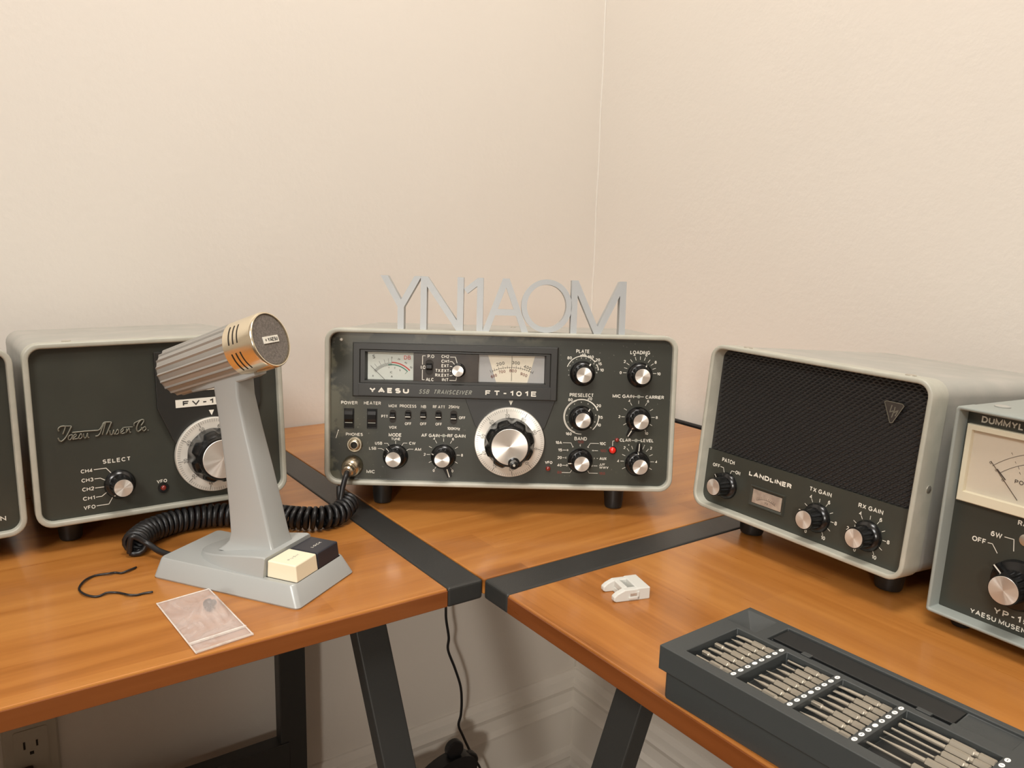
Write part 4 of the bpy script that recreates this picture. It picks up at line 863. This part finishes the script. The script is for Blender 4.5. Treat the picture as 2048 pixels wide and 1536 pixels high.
I.done('printed_lettering', 'ink', pn)
b = BM(); loft(b, [rl(-69.8, 69.8, 84.6, 140.2, 0.0130), rl(-69.8, 69.8, 84.6, 140.2, 0.0090), rl(-69.2, 69.2, 85.2, 139.6, 0.0084), rl(-66.0, 66, 91.6, 136.4, 0.0084), rl(-65.4, 65.4, 92.2, 135.8, 0.0128)], False, False)
mt = obj('power_meter', b, 'meterframe', yp)
b = BM(); loft(b, [rl(-65.8, 65.8, 91.8, 136.2, 0.0118), rl(-65.8, 65.8, 91.8, 136.2, 0.0127)]); obj('meter_card', b, 'metercream', mt)
I = Ink(0.0116); c = (-8*mm, 70*mm)
I.arc(c, 61*mm, 134, 46, 0.3*mm, 40); I.arc(c, 54.6*mm, 133, 47, 0.3*mm, 40)
for i, s in enumerate(('0', '1', '2', '3', '4', '5', '6')):
    a = 133-i*14.3; I.tick(c, a, 52.4*mm, 54.6*mm, 0.3*mm)
    for R, sz in ((63.4, 1.9), (57.2, 1.6), (49.6, 1.8)): I.text(s if i else '0', c[0]+R*mm*math.cos(math.radians(a+0.8)), c[1]+R*mm*math.sin(math.radians(a+0.8)), sz*mm, bold=0, rot=a-90)
t('POWER', -27.0, 107.2, 2.8, 15.4, bold=0.01); I.line([(c[0]+48*mm*math.cos(math.radians(133)), c[1]+50*mm*math.sin(math.radians(133))), (c[0]+57*mm*math.cos(math.radians(133)), c[1]+58*mm*math.sin(math.radians(133)))], 0.8*mm)
I.done('meter_scale', 'inkdark', mt)
I = Ink(0.0108); a = math.radians(132.6); I.line([(c[0]+64*mm*math.cos(a), c[1]+64*mm*math.sin(a)), (c[0]+34*mm*math.cos(a), c[1]+34*mm*math.sin(a))], 0.45*mm); I.done('needle', 'inkdark', mt)
b = BM(); box(b, -65.6*mm, 65.6*mm, 0.0093, 0.0096, 92*mm, 136*mm); obj('meter_glass', b, 'glass', mt)
screw(yp, -0.0222, PY, 0.0692, 'y', 0.0042)
knob(yp, -22.6, 37.2, PY, 17.5, 11.0, 20, 9.6, 139, flutes=16, wing=True, bar=1.0)

# ------------------------------------------------------------ desk microphone
mc = thing('desk_microphone', 'silver grey desk microphone with ribbed head on a tall stem and two push buttons', 'microphone', (-0.21948, 0.14050, TZ), (0, 0, -0.99045))
def xy(x0, x1, y0, y1, r, z, n=5): return [(p[0]*mm, p[1]*mm, z*mm) for p in rr(x0, x1, y0, y1, r, n)]
b = BM(); loft(b, [xy(0.6, 136.4, 0.6, 74.4, 4, 0), xy(0, 137, 0, 75, 4, 1.2), xy(3.6, 130.0, 4.2, 70.8, 4, 15.0), xy(4.6, 129.0, 5.2, 69.8, 3.4, 16.0)])
base = obj('base', b, 'micpaint', mc, autosmooth=35)
b = BM(); loft(b, [xy(100.0, 129.2, 9.2, 67.4, 1.5, 15.9), xy(100.0, 129.2, 9.2, 67.4, 1.5, 16.06)]); obj('button_recess', b, 'black', mc)
# wedge plinth in front of the stem
b = BM(); Ls = []
for x, w0, w1, z in ((22, 1.5, 1.2, 16.9), (24, 9, 8.2, 17.6), (29, 16, 14.6, 18.8), (37, 21.5, 19.8, 20.6), (48, 26, 23.6, 22.6), (62, 29, 26.2, 25.2), (78, 30.6, 27.4, 28.0), (90, 31.2, 28.1, 29.8), (99.4, 31.4, 28.5, 31.0), (101.4, 31.4, 28.7, 30.4)):
    Ls.append([(x*mm, (37.5-w0)*mm, 15.4*mm), (x*mm, (37.5+w0)*mm, 15.4*mm), (x*mm, (37.5+w1)*mm, (z-0.9)*mm), (x*mm, (37.5+w1-1.2)*mm, z*mm), (x*mm, (37.5-w1+1.2)*mm, z*mm), (x*mm, (37.5-w1)*mm, (z-0.9)*mm)])
loft(b, Ls); obj('plinth', b, 'micpaint', mc, autosmooth=24)
# stem
b = BM(); Ls = []
for z, x0, x1, hw_ in ((23.5, 46.0, 98.0, 15.5), (27.5, 51.0, 97.2, 13.6), (31.5, 54.2, 96.0, 12.7), (38, 55.6, 93.8, 12.3), (60, 54.4, 88.6, 12.0), (90, 51.8, 81.0, 11.6), (120, 48.2, 73.0, 11.0), (146, 44.0, 66.8, 10.6), (152, 43, 66, 10.4)):
    p = rr(x0, x1, 37.5-hw_, 37.5+hw_, 2.4, 3); Ls.append([(q_[0]*mm, q_[1]*mm, (z if z < 150 else 152.5 + (q_[0]-43)*0.40)*mm) for q_ in p])
loft(b, Ls); obj('stem', b, 'micpaint', mc, autosmooth=35)
# head, built along its own axis
AX = math.radians(19.6)
def hd(s_, r_, a, ): # s along axis, radius, angle (0 = +local up)
    ca, sa = math.cos(AX), math.sin(AX)
    up = r_*math.cos(a); lat = r_*math.sin(a)
    return ((-4.5 + s_*ca - up*sa)*mm, (37.5 + lat)*mm, (157.6 + s_*sa + up*ca)*mm)
def cradle(s0, s1):
    b = BM(); Ls = []
    for s_, w_, lo in ((14, 3.5, -17.5), (20, 8, -20.2), (40, 10, -22.0), (60, 10.4, -23.0), (74, 10, -23.4), (82, 7, -22.6)):
        Ls.append([hd(s_, math.hypot(u_, v_), math.atan2(u_, v_)) for u_, v_ in ((-w_, -15), (w_, -15), (w_, lo+1), (w_-1, lo), (-w_+1, lo), (-w_, lo+1))])
    loft(b, Ls); return b
obj('head_cradle', cradle(0, 1), 'micpaint', mc, autosmooth=40)
b = BM(); NR = 20; per = 10; Ls = []
for s_, r_, am in ((0, 15.5, 0), (0.2, 16.8, 0.3), (1.8, 18.0, 1.0), (3, 18.3, 1.0), (40, 19.2, 1.0), (73.5, 20.2, 1.0)):
    loop = []
    for i in range(NR*per):
        ph = (i % per)/per
        bump_ = {0: 1.15, 1: 0.75, 9: 0.75}.get(i % per, 0.0) - 0.25*math.sin(PI*ph)*0
        loop.append(hd(s_, r_ + am*bump_, 2*PI*i/(NR*per)))
    Ls.append(loop)
loft(b, Ls); hb = obj('ribbed_housing', b, 'michead', mc, autosmooth=28)
b = BM(); Ls = []
for s_, r_ in ((73.0, 20.6), (73.4, 21.3), (99.0, 21.5), (100.6, 21.2), (101.2, 20.6), (101.2, 19.9), (99.6, 19.6)):
    Ls.append([hd(s_, r_, 2*PI*i/72) for i in range(72)])
loft(b, Ls, True, False); rg = obj('head_ring', b, 'micring', mc, autosmooth=35)
b = BM()
for g in (60, 120, 240, 300):
    for k in range(3):
        s0 = 79.6 + k*4.0; A_ = [math.radians(g-21+42*i/12) for i in range(13)]
        for a1, a2 in zip(A_, A_[1:]):
            V = [b.verts.new(hd(s_, 21.52, aa)) for s_, aa in ((s0-0.55, a1), (s0+0.55, a1), (s0+0.55, a2), (s0-0.55, a2))]; b.faces.new(V)
obj('ring_slots', b, 'outdark', rg)
b = BM(); loft(b, [[hd(99.7, 19.9, 2*PI*i/64) for i in range(64)], [hd(100.3, 18.6, 2*PI*i/64) for i in range(64)]], True, True); gr = obj('grille_disc', b, 'micmesh', mc)
HM = Matrix(((math.cos(AX), 0, -math.sin(AX)), (0, 1, 0), (math.sin(AX), 0, math.cos(AX))))  # columns: axis, lateral, up
def hpt(s_, lat, up): v = HM @ Vector((s_, lat, up)); return ((v.x-4.5)*mm, (v.y+37.5)*mm, (v.z+157.6)*mm)
b = BM(); loft(b, [[hpt(s_, a_, c_) for a_, c_ in ((-8.6, -2.6), (8.6, -2.6), (8.6, 2.6), (-8.6, 2.6))] for s_ in (100.2, 101.0)]); npl = obj('name_plate', b, 'ink', gr)
def place_text(s, name, m, parent, org, right, up, h, wid=None, bold=0.02, space=1.0):
    I2 = Ink(0); I2.text(s, 0, 0, h*mm, None if wid is None else wid*mm, bold=bold, space=space)
    for v in I2.bm.verts: v.co = Vector(org) + Vector(right)*v.co.x + Vector(up)*v.co.z
    me = bpy.data.meshes.new(name); I2.bm.to_mesh(me); I2.bm.free()
    o = bpy.data.objects.new(name, me); COL.objects.link(o); me.materials.append(M[m]); o.parent = parent; return o
place_text('YAESU', 'plate_lettering', 'inkdark', npl, hpt(101.15, 1.7, 0), (0, 1, 0), HM @ Vector((0, 0, 1)), 3.0, 11.2)
place_text('<', 'plate_emblem', 'inkdark', npl, hpt(101.15, -6.1, 0), (0, 1, 0), HM @ Vector((0, 0, 1)), 2.6)
# buttons
def button(y0, y1, zt, m):
    b = BM(); Q = lambda i, z, f=0: [((101.9+i)*mm, (y0+i)*mm, z*mm), ((128.9-i-f)*mm, (y0+i)*mm, z*mm), ((128.9-i-f)*mm, (y1-i)*mm, z*mm), ((101.9+i)*mm, (y1-i)*mm, z*mm)]
    loft(b, [Q(0, 15.2), Q(0.5, zt-0.3, 0.9)]); return obj('push_button', b, m, mc, bevel=0.0010, seg=3)
wb = button(10.2, 37.3, 28.9, 'ivory'); bb_ = button(38.0, 66.4, 28.5, 'navy')
wb['label'] = 'ivory push button'; bb_['label'] = 'black push button'
place_text('PUSH', 'button_lettering', 'inkdull', wb, (0.1160, 0.0236, 0.02867), (0, 1, 0), (-1, 0, 0), 2.2, 12.5, space=1.6)
place_text('LOCK', 'button_lettering', 'ink', bb_, (0.1165, 0.0525, 0.02827), (0, 1, 0), (-1, 0, 0), 2.2, 12.5, space=1.6)

# ------------------------------------------------------------ bent black tie
W0 = [(-0.2265, 0.165), (-0.2333, 0.1602), (-0.2384, 0.1595), (-0.2426, 0.1628), (-0.247, 0.1620), (-0.2535, 0.1648), (-0.2585, 0.164), (-0.2649, 0.1575), (-0.2694, 0.1491), (-0.2704, 0.1418), (-0.2685, 0.1318), (-0.2641, 0.1262), (-0.2599, 0.1243), (-0.2543, 0.1258), (-0.2485, 0.1243), (-0.2447, 0.1198), (-0.2418, 0.1140), (-0.2367, 0.1119), (-0.2312, 0.1120), (-0.2256, 0.1098)]
b = BM(); o0 = Vector((-0.25, 0.14, 0)); tube(b, spline([(x-o0.x, y-o0.y, 0.0011 + 0.0006*(i % 3 == 1)) for i, (x, y) in enumerate(W0)], 5), 0.00085, 7)
tag(obj('twist_tie', b, 'rubber', smooth=True, loc=(o0.x, o0.y, TZ)), 'thin bent black twist tie lying in an open U shape on the left board', 'wire')

# ------------------------------------------------------------ zip bag with a small black screw inside
q = [Vector(v) for v in ((-0.2275, 0.0894), (-0.1887, 0.0948), (-0.1832, 0.0069), (-0.2222, 0.0020))]
bg = thing('zip_bag', 'small clear zip bag holding a little black thumb screw, at the board edge', 'bag', (-0.205, 0.048, TZ))
def bq(s_, t_): return q[0]*(1-s_)*(1-t_) + q[1]*s_*(1-t_) + q[2]*s_*t_ + q[3]*(1-s_)*t_
def sheet(bm, z0, amp, s0=0, s1=1, t0=0, t1=1, n=26):
    V = []
    for i in range(n+1):
        row = []
        for j in range(n+1):
            s_ = s0+(s1-s0)*i/n; t_ = t0+(t1-t0)*j/n; p = bq(s_, t_)
            e = min(1, 6*min(s_, 1-s_, t_ + 0.05, max(0.80-t_, 0.0) if t_ < 0.8 else 0.05))
            bulge = math.exp(-(((p.x+0.1962)/0.013)**2 + ((p.y-0.0585)/0.014)**2))*0.0100
            z = z0 + amp*e*(0.5+0.5*math.sin(41*s_+9*t_+2*math.sin(17*t_)))*0.0012 + amp*min(1, e*1.2)*bulge
            row.append(bm.verts.new((p.x+0.205, p.y-0.048, z)))
        V.append(row)
    for i in range(n):
        for j in range(n): bm.faces.new((V[i][j], V[i+1][j], V[i+1][j+1], V[i][j+1]))
b = BM(); sheet(b, 0.0004, 0); obj('bag_back', b, 'bag', bg, smooth=True)
b = BM(); sheet(b, 0.0009, 1); obj('bag_front', b, 'bag', bg, smooth=True)
for t_, wd in ((0.845, 0.018), (0.995, 0.006)):
    b = BM(); P_ = [[bq(i/12, t_-wd/2), bq(i/12, t_+wd/2)] for i in range(13)]
    loft(b, [[(a_.x+0.205, a_.y-0.048, 0.0010), (c_.x+0.205, c_.y-0.048, 0.0010), (c_.x+0.205, c_.y-0.048, 0.0022), (a_.x+0.205, a_.y-0.048, 0.0022)] for a_, c_ in P_])
    obj('zip_strip' if wd > 0.01 else 'bag_hem', b, 'bagzip', bg)
b = BM()
for s_ in (0.006, 0.994):
    tube(b, [(bq(s_, k/10).x+0.205, bq(s_, k/10).y-0.048, 0.0012) for k in range(11)], 0.0005, 5)
tube(b, [(bq(k/10, 0.006).x+0.205, bq(k/10, 0.006).y-0.048, 0.0012) for k in range(11)], 0.0005, 5)
obj('bag_seam', b, 'bagzip', bg)
b = BM(); lathe(b, [(0.0038, 0), (0.0043, -0.0006), (0.0043, -0.0034), (0.0038, -0.0040), (0.0022, -0.0041), (0.0022, -0.0072), (0.0016, -0.0076)], 12)
tag(obj('thumb_screw', b, 'rubber', autosmooth=40, loc=(-0.2000, 0.0590, TZ+0.0049), rot=(0, 0, 2.0)), 'tiny black thumb screw inside the clear zip bag', 'screw')

# ------------------------------------------------------------ small white plastic clip
cl = thing('cable_clip', 'small white plastic wedge clip with forked front, lying on the right board', 'clip', (0.0790, -0.0805, TZ), (0, 0, 1.35))
# local: x = across the width, y = towards the fork (negative y is the block end)
cl.rotation_euler = (0, 0, math.atan2(-0.0245, 0.0045) + PI) if False else (0, 0, 0)
ex = Vector((0.92, -0.38)).normalized()   # from the fork towards the block
ex = Vector((0.0285, -0.0085)).normalized(); ey = Vector((-ex.y, ex.x))
cl.rotation_euler = (0, 0, math.atan2(ex.y, ex.x))
b = BM()
def prism(pts, y0, y1): loft(b, [[(x*mm, y*mm, z*mm) for x, z in pts] for y in (y0, y1)])
arm = [(-15.5, 1.2), (-13.5, 0.2), (-4, 0), (6, 0), (6, 9.2), (-6.5, 9.2), (-12.5, 6.6), (-15.5, 4.2)]
prism(arm, -12.5, -7.2); prism(arm, 6.6, 11.6)
prism([(3.8, 0), (14.8, 0), (14.8, 9.6), (3.8, 9.6)], -12.6, 11.8)
prism([(-6.6, 4.2), (-2.2, 4.2), (-2.2, 9.4), (-6.6, 9.0)], -7.6, 7.0)
prism([(-2.2, 0.3), (4.4, 0.3), (4.4, 2.4), (-2.2, 2.4)], -7.6, 7.0)
prism([(-7.5, 0.2), (-2.0, 0.2), (-2.0, 4.4), (-6.8, 4.4)], -7.4, 6.8)
obj('clip_body', b, 'whitep', cl, bevel=0.0007, seg=2)
b = BM(); prism([(-3.4, 1.6), (5.2, 1.6), (5.2, 3.6), (-3.4, 3.6)], -13.6, -12.4); prism([(3.6, 1.6), (5.2, 1.6), (5.2, 7.4), (3.6, 7.4)], -13.6, -12.4)
obj('latch', b, 'whitep', cl, bevel=0.0003)
b = BM(); prism([(-2.0, 3.8), (3.4, 3.8), (3.4, 6.0), (-2.0, 6.0)], -12.75, -12.4); obj('latch_gap', b, 'tancard', cl)

# ------------------------------------------------------------ precision bit case
HB = 34.0
cs = thing('bit_case', 'long dark slate plastic case with slide-out tray of precision screwdriver bits', 'tool case', (-0.003, -0.1955, TZ), (0, 0, math.radians(2)))
# local x = across (u), local -y = along the case (v)
b = BM(); loft(b, [xy(3.4, 85, -176.5, -2.6, 3, 0), xy(3.0, 85.4, -177, -2.2, 3.4, 1), xy(3.0, 85.4, -177, -2.2, 3.4, 18.2), xy(4.0, 84.6, -176, -3, 3, 18.8)])
obj('case_body', b, 'toolcase', cs, autosmooth=35)
us = [0, 8, 56.6, 61.2, 66.0, 83.4, 88.0]; vs = [0, 2.0, 13.7, 23.4, 32.2, 44.0, 49.5, 80.4, 85.6, 117, 122, 141.5, 169.2, 178.5]
def depth(u, v):
    if 61.2 < u < 83.4 and 2 < v < 23.4: return 'corner'
    if 8 < u < 56.6 and (13.7 < v < 44 or 49.5 < v < 80.4 or 85.6 < v < 117 or 122 < v < 169.2): return 8.0
    if 61.2 < u < 83.4 and 32.2 < v < 141.5: return 3.0 if u > 66 else 5.5
    if 66 < u < 83.4 and 141.5 < v < 169.2: return 2.0
    return 0
b = BM(); VC = {}
def vt(u, v, z):
    k = (round(u, 2), round(v, 2), round(z, 2))
    if k not in VC: VC[k] = b.verts.new((u*mm, -v*mm, z*mm))
    return VC[k]
def fc(*p):
    try: b.faces.new([vt(*x) for x in p])
    except ValueError: pass
dp = {}
for i in range(len(us)-1):
    for j in range(len(vs)-1):
        d = depth((us[i]+us[i+1])/2, (vs[j]+vs[j+1])/2); dp[i, j] = 0 if d == 'corner' else d
        if d == 'corner': dp[i, j] = 'c'
        if dp[i, j] == 'c': continue
        z = HB-dp[i, j]; fc((us[i], vs[j], z), (us[i+1], vs[j], z), (us[i+1], vs[j+1], z), (us[i], vs[j+1], z))
g = lambda i, j: dp.get((i, j), 0)
for i in range(len(us)-1):
    for j in range(len(vs)-1):
        for di, dj in ((1, 0), (0, 1)):
            if (i+di, j+dj) not in dp: continue
            a_, c_ = g(i, j), g(i+di, j+dj)
            a_ = 0 if a_ == 'c' else a_; c_ = 0 if c_ == 'c' else c_
            if a_ == c_: continue
            if di: fc((us[i+1], vs[j], HB-a_), (us[i+1], vs[j+1], HB-a_), (us[i+1], vs[j+1], HB-c_), (us[i+1], vs[j], HB-c_))
            else: fc((us[i], vs[j+1], HB-a_), (us[i+1], vs[j+1], HB-a_), (us[i+1], vs[j+1], HB-c_), (us[i], vs[j+1], HB-c_))
# corner finger hollow: a creased pocket split over the cells it spans
cu = [61.2, 66.0, 83.4]; cv = [2.0, 13.7, 23.4]; low = (65.0, 20.5, HB-14)
ring_ = [(61.2, 2, HB), (66, 2, HB), (83.4, 2, HB), (83.4, 13.7, HB), (83.4, 23.4, HB), (66, 23.4, HB), (61.2, 23.4, HB), (61.2, 13.7, HB)]
for a_, c_ in zip(ring_, ring_[1:]+ring_[:1]): fc(a_, c_, low)
# outer sides
zb = 18.6; UL, VL = 88.0, 178.5
for k in range(len(us)-1):
    for v in (0, VL): fc((us[k], v, HB), (us[k+1], v, HB), (us[k+1], v, zb), (us[k], v, zb))
for k in range(len(vs)-1):
    for u in (0, UL): fc((u, vs[k], HB), (u, vs[k+1], HB), (u, vs[k+1], zb), (u, vs[k], zb))
b.faces.new([vt(u, 0, zb) for u in us] + [vt(UL, v, zb) for v in vs[1:]] + [vt(u, VL, zb) for u in us[::-1][1:]] + [vt(0, v, zb) for v in vs[::-1][1:-1]])
tr = obj('tray', b, 'toolcase', cs, bevel=0.0011, seg=3, autosmooth=40)
b = BM()
for v0, v1 in ((13.9, 43.8), (49.7, 80.2), (85.8, 116.8), (122.2, 169)): box(b, 8.2*mm, 56.4*mm, -v1*mm, -v0*mm, (HB-8.0)*mm, (HB-7.8)*mm)
obj('tray_lining', b, 'toolwell', cs)
b = BM(); box(b, 66.6*mm, 83.0*mm, -141*mm, -32.8*mm, (HB-3.0)*mm, (HB-1.2)*mm); obj('side_insert', b, 'toolwell', cs, bevel=0.0004)
b = BM(); box(b, 63.6*mm, 67.8*mm, -60*mm, -54*mm, (HB-5.4)*mm, (HB-0.9)*mm); box(b, 63.6*mm, 67.0*mm, -131*mm, -123*mm, (HB-5.4)*mm, (HB-0.9)*mm); obj('catch', b, 'toolcase', cs, bevel=0.0004)
b = BM()
for v in (46.4, 82.8, 119.4, 171.4):
    for k in range(8 if v < 170 else 8):
        u = 10 + 6.5*k; n = 14
        loft(b, [[((u+2.0*math.cos(2*PI*i/n))*mm, -(v+1.3*math.sin(2*PI*i/n))*mm, (HB+h_)*mm) for i in range(n)] for h_ in (0.02, 0.10)])
obj('printed_dots', b, 'dot', cs)
b = BM()
for v in (46.4, 82.8, 119.4, 171.4):
    for k in range(8):
        u = 10 + 6.5*k
        if k % 3: box(b, (u-0.8)*mm, (u+0.8)*mm, -(v+0.15)*mm, -(v-0.15)*mm, (HB+0.11)*mm, (HB+0.16)*mm)
        if k % 2 == 0: box(b, (u-0.15)*mm, (u+0.15)*mm, -(v+0.8)*mm, -(v-0.8)*mm, (HB+0.11)*mm, (HB+0.16)*mm)
obj('dot_symbols', b, 'inkdark', cs)
CM = Matrix.Translation((-0.003, -0.1955, TZ)) @ Matrix.Rotation(math.radians(2), 4, 'Z')
def bitmesh(Lh, Lt, kind, rh=1.95):
    b = BM(); n = 6; loops = []
    def sec(y, r_, m_=6):
        return [(r_*math.cos(2*PI*i/12), y*mm, r_*math.sin(2*PI*i/12)) for i in range(12)]
    def hexs(y, r_): # hexagon sampled on 12 points
        P_ = []
        for i in range(12):
            a = 2*PI*i/12; k = 1.0 if i % 2 == 0 else math.cos(PI/6); P_.append((r_*k*math.cos(a), y*mm, r_*k*math.sin(a)))
        return P_
    rh *= mm
    loops = [hexs(0, rh*0.8), hexs(-0.5, rh), hexs(-Lh*0.35, rh), sec(-Lh*0.37, rh*0.82), sec(-Lh*0.45, rh*0.82), hexs(-Lh*0.47, rh), hexs(-Lh+0.5, rh), sec(-Lh, rh*0.62)]
    E_ = -(Lh+Lt)
    if kind == 'flat': 
        loops += [sec(-Lh-Lt*0.55, rh*0.55), [(p[0]*1.25, p[1], p[2]*0.25) for p in sec(E_, rh*0.6)]]
    elif kind == 'point': loops += [sec(-Lh-Lt*0.35, rh*0.60), sec(E_, rh*0.10)]
    elif kind == 'thin': loops += [sec(-Lh-0.6, rh*0.36), sec(E_, rh*0.33)]
    elif kind == 'star': loops += [sec(-Lh-Lt*0.5, rh*0.62), sec(-Lh-Lt*0.55, rh*0.8), [(p[0]*(1 if i % 3 else 0.7), p[1], p[2]*(1 if i % 3 else 0.7)) for i, p in enumerate(sec(E_, rh*0.72))]]
    else: loops += [sec(-Lh-Lt*0.6, rh*0.52), sec(E_+0.6, rh*0.5), sec(E_, rh*0.2)]
    loft(b, [[(p[0], -p[1], p[2]) for p in l] for l in loops])
    for f in b.faces: pass
    bmesh.ops.recalc_face_normals(b, faces=b.faces[:])
    me = bpy.data.meshes.new('screwdriver_bit'); b.to_mesh(me); b.free(); me.materials.append(M['bit'])
    for p in me.polygons: p.use_smooth = True
    me.set_sharp_from_angle(angle=math.radians(25)); return me
ORD = ['first', 'second', 'third', 'fourth', 'fifth', 'sixth', 'seventh']
ROWN = ['leftmost compartment', 'second compartment', 'third compartment']
kinds = [['thin', 'star', 'flat', 'star', 'flat', 'point', 'flat'], ['thin', 'point', 'flat', 'point', 'point', 'thin', 'thin'], ['point', 'flat', 'star', 'point', 'flat', 'flat', 'flat']]
shape = {'thin': 'slender round tip', 'star': 'cross-shaped tip', 'flat': 'flat blade tip', 'point': 'tapered pointed tip'}
cache = {}
for ri, vend in enumerate((44.0, 80.4, 116.6)):
    for k in range(7):
        kd = kinds[ri][k]; Lh = 15.5 + (k*7 % 3)*0.8; Lt = (25.5 if ri < 2 else 28.5) - Lh + (k*5 % 4)*0.7
        key = (round(Lh, 1), round(Lt, 1), kd)
        if key not in cache: cache[key] = bitmesh(Lh, Lt, kd)
        o = bpy.data.objects.new('screwdriver_bit', cache[key]); COL.objects.link(o)
        o.matrix_world = CM @ Matrix.Translation(((13.2+6.75*k)*mm, -(vend-1.0)*mm, (HB-3.3)*mm))
        tag(o, f'{ORD[k]} steel bit, {shape[kd]}, in {ROWN[ri]}, counted from the near side', 'screwdriver bit', 'steel bits lying in the bit case')
LB = [(17.8, 168.5, 24, 23, 'thin', 2.1), (27.0, 168.5, 22, 23, 'point', 2.2), (33.4, 168.2, 20, 26, 'thin', 1.9), (39.5, 168.2, 20, 25, 'thin', 1.9), (46.0, 168.2, 21, 24, 'round', 2.2), (52.6, 168.2, 22, 24.5, 'point', 2.2)]
LD = ['with rounded spatula end, nearest the front wall', 'with sharp pick end, second from the front', 'with thin straight end, third from the front', 'with thin straight end, fourth from the front', 'with blunt round end, second from the back', 'with long pointed end, nearest the back']
for (u, v, Lh, Lt, kd, rh), ds in zip(LB, LD):
    o = bpy.data.objects.new('long_bit', bitmesh(Lh, Lt, kd, rh)); COL.objects.link(o)
    o.matrix_world = CM @ Matrix.Translation((u*mm, -v*mm, (HB-3.4)*mm))
    tag(o, 'long steel bit ' + ds + ' of the last compartment', 'screwdriver bit', 'long bits in the last compartment')

# ------------------------------------------------------------ under and behind the desk
b = BM(); C0 = [(0.264, 0.5, -0.016), (0.266, 0.5, -0.20), (0.267, 0.5, -0.3), (0.268, 0.5, -0.324), (0.273, 0.5, -0.355), (0.272, 0.5, -0.376), (0.285, 0.5, -0.411), (0.296, 0.5, -0.445), (0.299, 0.5, -0.472), (0.298, 0.5, -0.498), (0.294, 0.5, -0.515), (0.302, 0.5, -0.536), (0.314, 0.5, -0.564), (0.327, 0.5, -0.590), (0.343, 0.5, -0.625), (0.350, 0.47, -0.70), (0.36, 0.44, -0.7355)]
tube(b, spline([(x-0.29, y-0.5, z+0.74) for x, y, z in C0], 6), 0.0022, 8)
tag(obj('hanging_cable', b, 'rubber', smooth=True, loc=(0.29, 0.5, 0)), 'thin wavy black cable hanging down behind the desk in front of the wall', 'cable')
b = BM(); tube(b, [(0, -0.55, 0.0), (0, -0.2, 0.0), (0, 0.1, 0), (0, 0.19, 0)], 0.0036, 8)
tag(obj('wall_cable', b, 'rubber', smooth=True, loc=(0.5765, 0.30, TZ-0.006)), 'thick black cable along the right wall behind the desk edge', 'cable')
# black round-lobed gadget by the leg
fn = thing('clip_fan', 'black gadget with two round lobes and openwork grille behind the left desk leg', 'gadget', (0.235, 0.45, TZ-0.60))
b = BM()
def disc(cx, cz, r_, d=0.012, n=28, sz=1): loft(b, [[((cx+r_*math.cos(2*PI*i/n)), y, cz+sz*r_*math.sin(2*PI*i/n)) for i in range(n)] for y in (-d/2, d/2)])
disc(0.020, 0.087, 0.0145); disc(0.047, 0.056, 0.0150)
obj('lobes', b, 'rubber', fn, bevel=0.002)
b = BM(); n = 40
def el(rx, rz, y, cx=0.000, cz=0.038): return [(cx+rx*math.cos(2*PI*i/n), y, cz+rz*math.sin(2*PI*i/n)+0.25*rx*math.cos(2*PI*i/n)) for i in range(n)]
loft(b, [el(0.056, 0.036, -0.012), el(0.032, 0.019, -0.014), el(0.032, 0.019, 0.014), el(0.056, 0.036, 0.012)], close=True); obj('grille_frame', b, 'rubber', fn, autosmooth=40)
b = BM()
for i in range(9):
    a = 2*PI*i/18; c_, s_ = math.cos(a), math.sin(a)
    tube(b, [(0.033*c_, 0, 0.038+0.021*s_+0.25*0.033*c_), (-0.033*c_, 0, 0.038-0.021*s_-0.25*0.033*c_)], 0.0013, 6)
tube(b, [(p[0]*0.55, 0, 0.038+(p[2]-0.038)*0.55) for p in el(0.033, 0.02, 0)+[el(0.033, 0.02, 0)[0]]], 0.0013, 6, False)
obj('grille_bars', b, 'rubber', fn)
b = BM(); box(b, -0.075, -0.035, -0.01, 0.01, 0.045, 0.068); obj('mount', b, 'metalstrip', fn, bevel=0.002)
b = BM(); tube(b, [(0.0, 0.0, 0.004), (0.0, 0.0, -0.1390)], 0.006, 10); lathe_dir(b, Vector((0, 0, -0.133)), Vector((0, 0, -1)), [(0.045, 0.0), (0.045, 0.006)]); obj('stand', b, 'rubber', fn)
# wall outlet
ou = thing('wall_outlet', 'ivory double wall outlet under the left end of the desk', 'outlet', (-0.2905, D, TZ-0.372))
b = BM(); loft(b, [at(rr(-0.030, 0.030, -0.060, 0.060, 0.003), 0), at(rr(-0.030, 0.030, -0.060, 0.060, 0.003), -0.005), at(rr(-0.0275, 0.0275, -0.0575, 0.0575, 0.003), -0.0075)]); obj('outlet_plate', b, 'outlet', ou, autosmooth=35)
b = BM(); loft(b, [at(rr(-0.018, 0.018, -0.036, 0.036, 0.003), -0.0070), at(rr(-0.018, 0.018, -0.036, 0.036, 0.003), -0.0086)]); rc_ = obj('receptacle', b, 'outlet', ou)
b = BM()
for z in (0.016,):
    box(b, -0.0085, -0.0062, -0.0090, -0.0085, z-0.005, z+0.005); box(b, 0.0050, 0.0072, -0.0090, -0.0085, z-0.004, z+0.004); box(b, -0.0022, 0.0022, -0.0090, -0.0085, z-0.0135, z-0.0095)
obj('outlet_slots', b, 'outdark', rc_)

b = BM(); box(b, -0.0115, 0.0115, -0.030, 0, -0.013, 0.013)
tag(obj('power_plug', b, mat('dark_brown_plastic', (0.045, 0.026, 0.014), 0.5), bevel=0.002, loc=(-0.3020, D-0.0087, TZ-0.3965)), 'dark brown plug in the lower socket of the ivory wall outlet', 'plug')
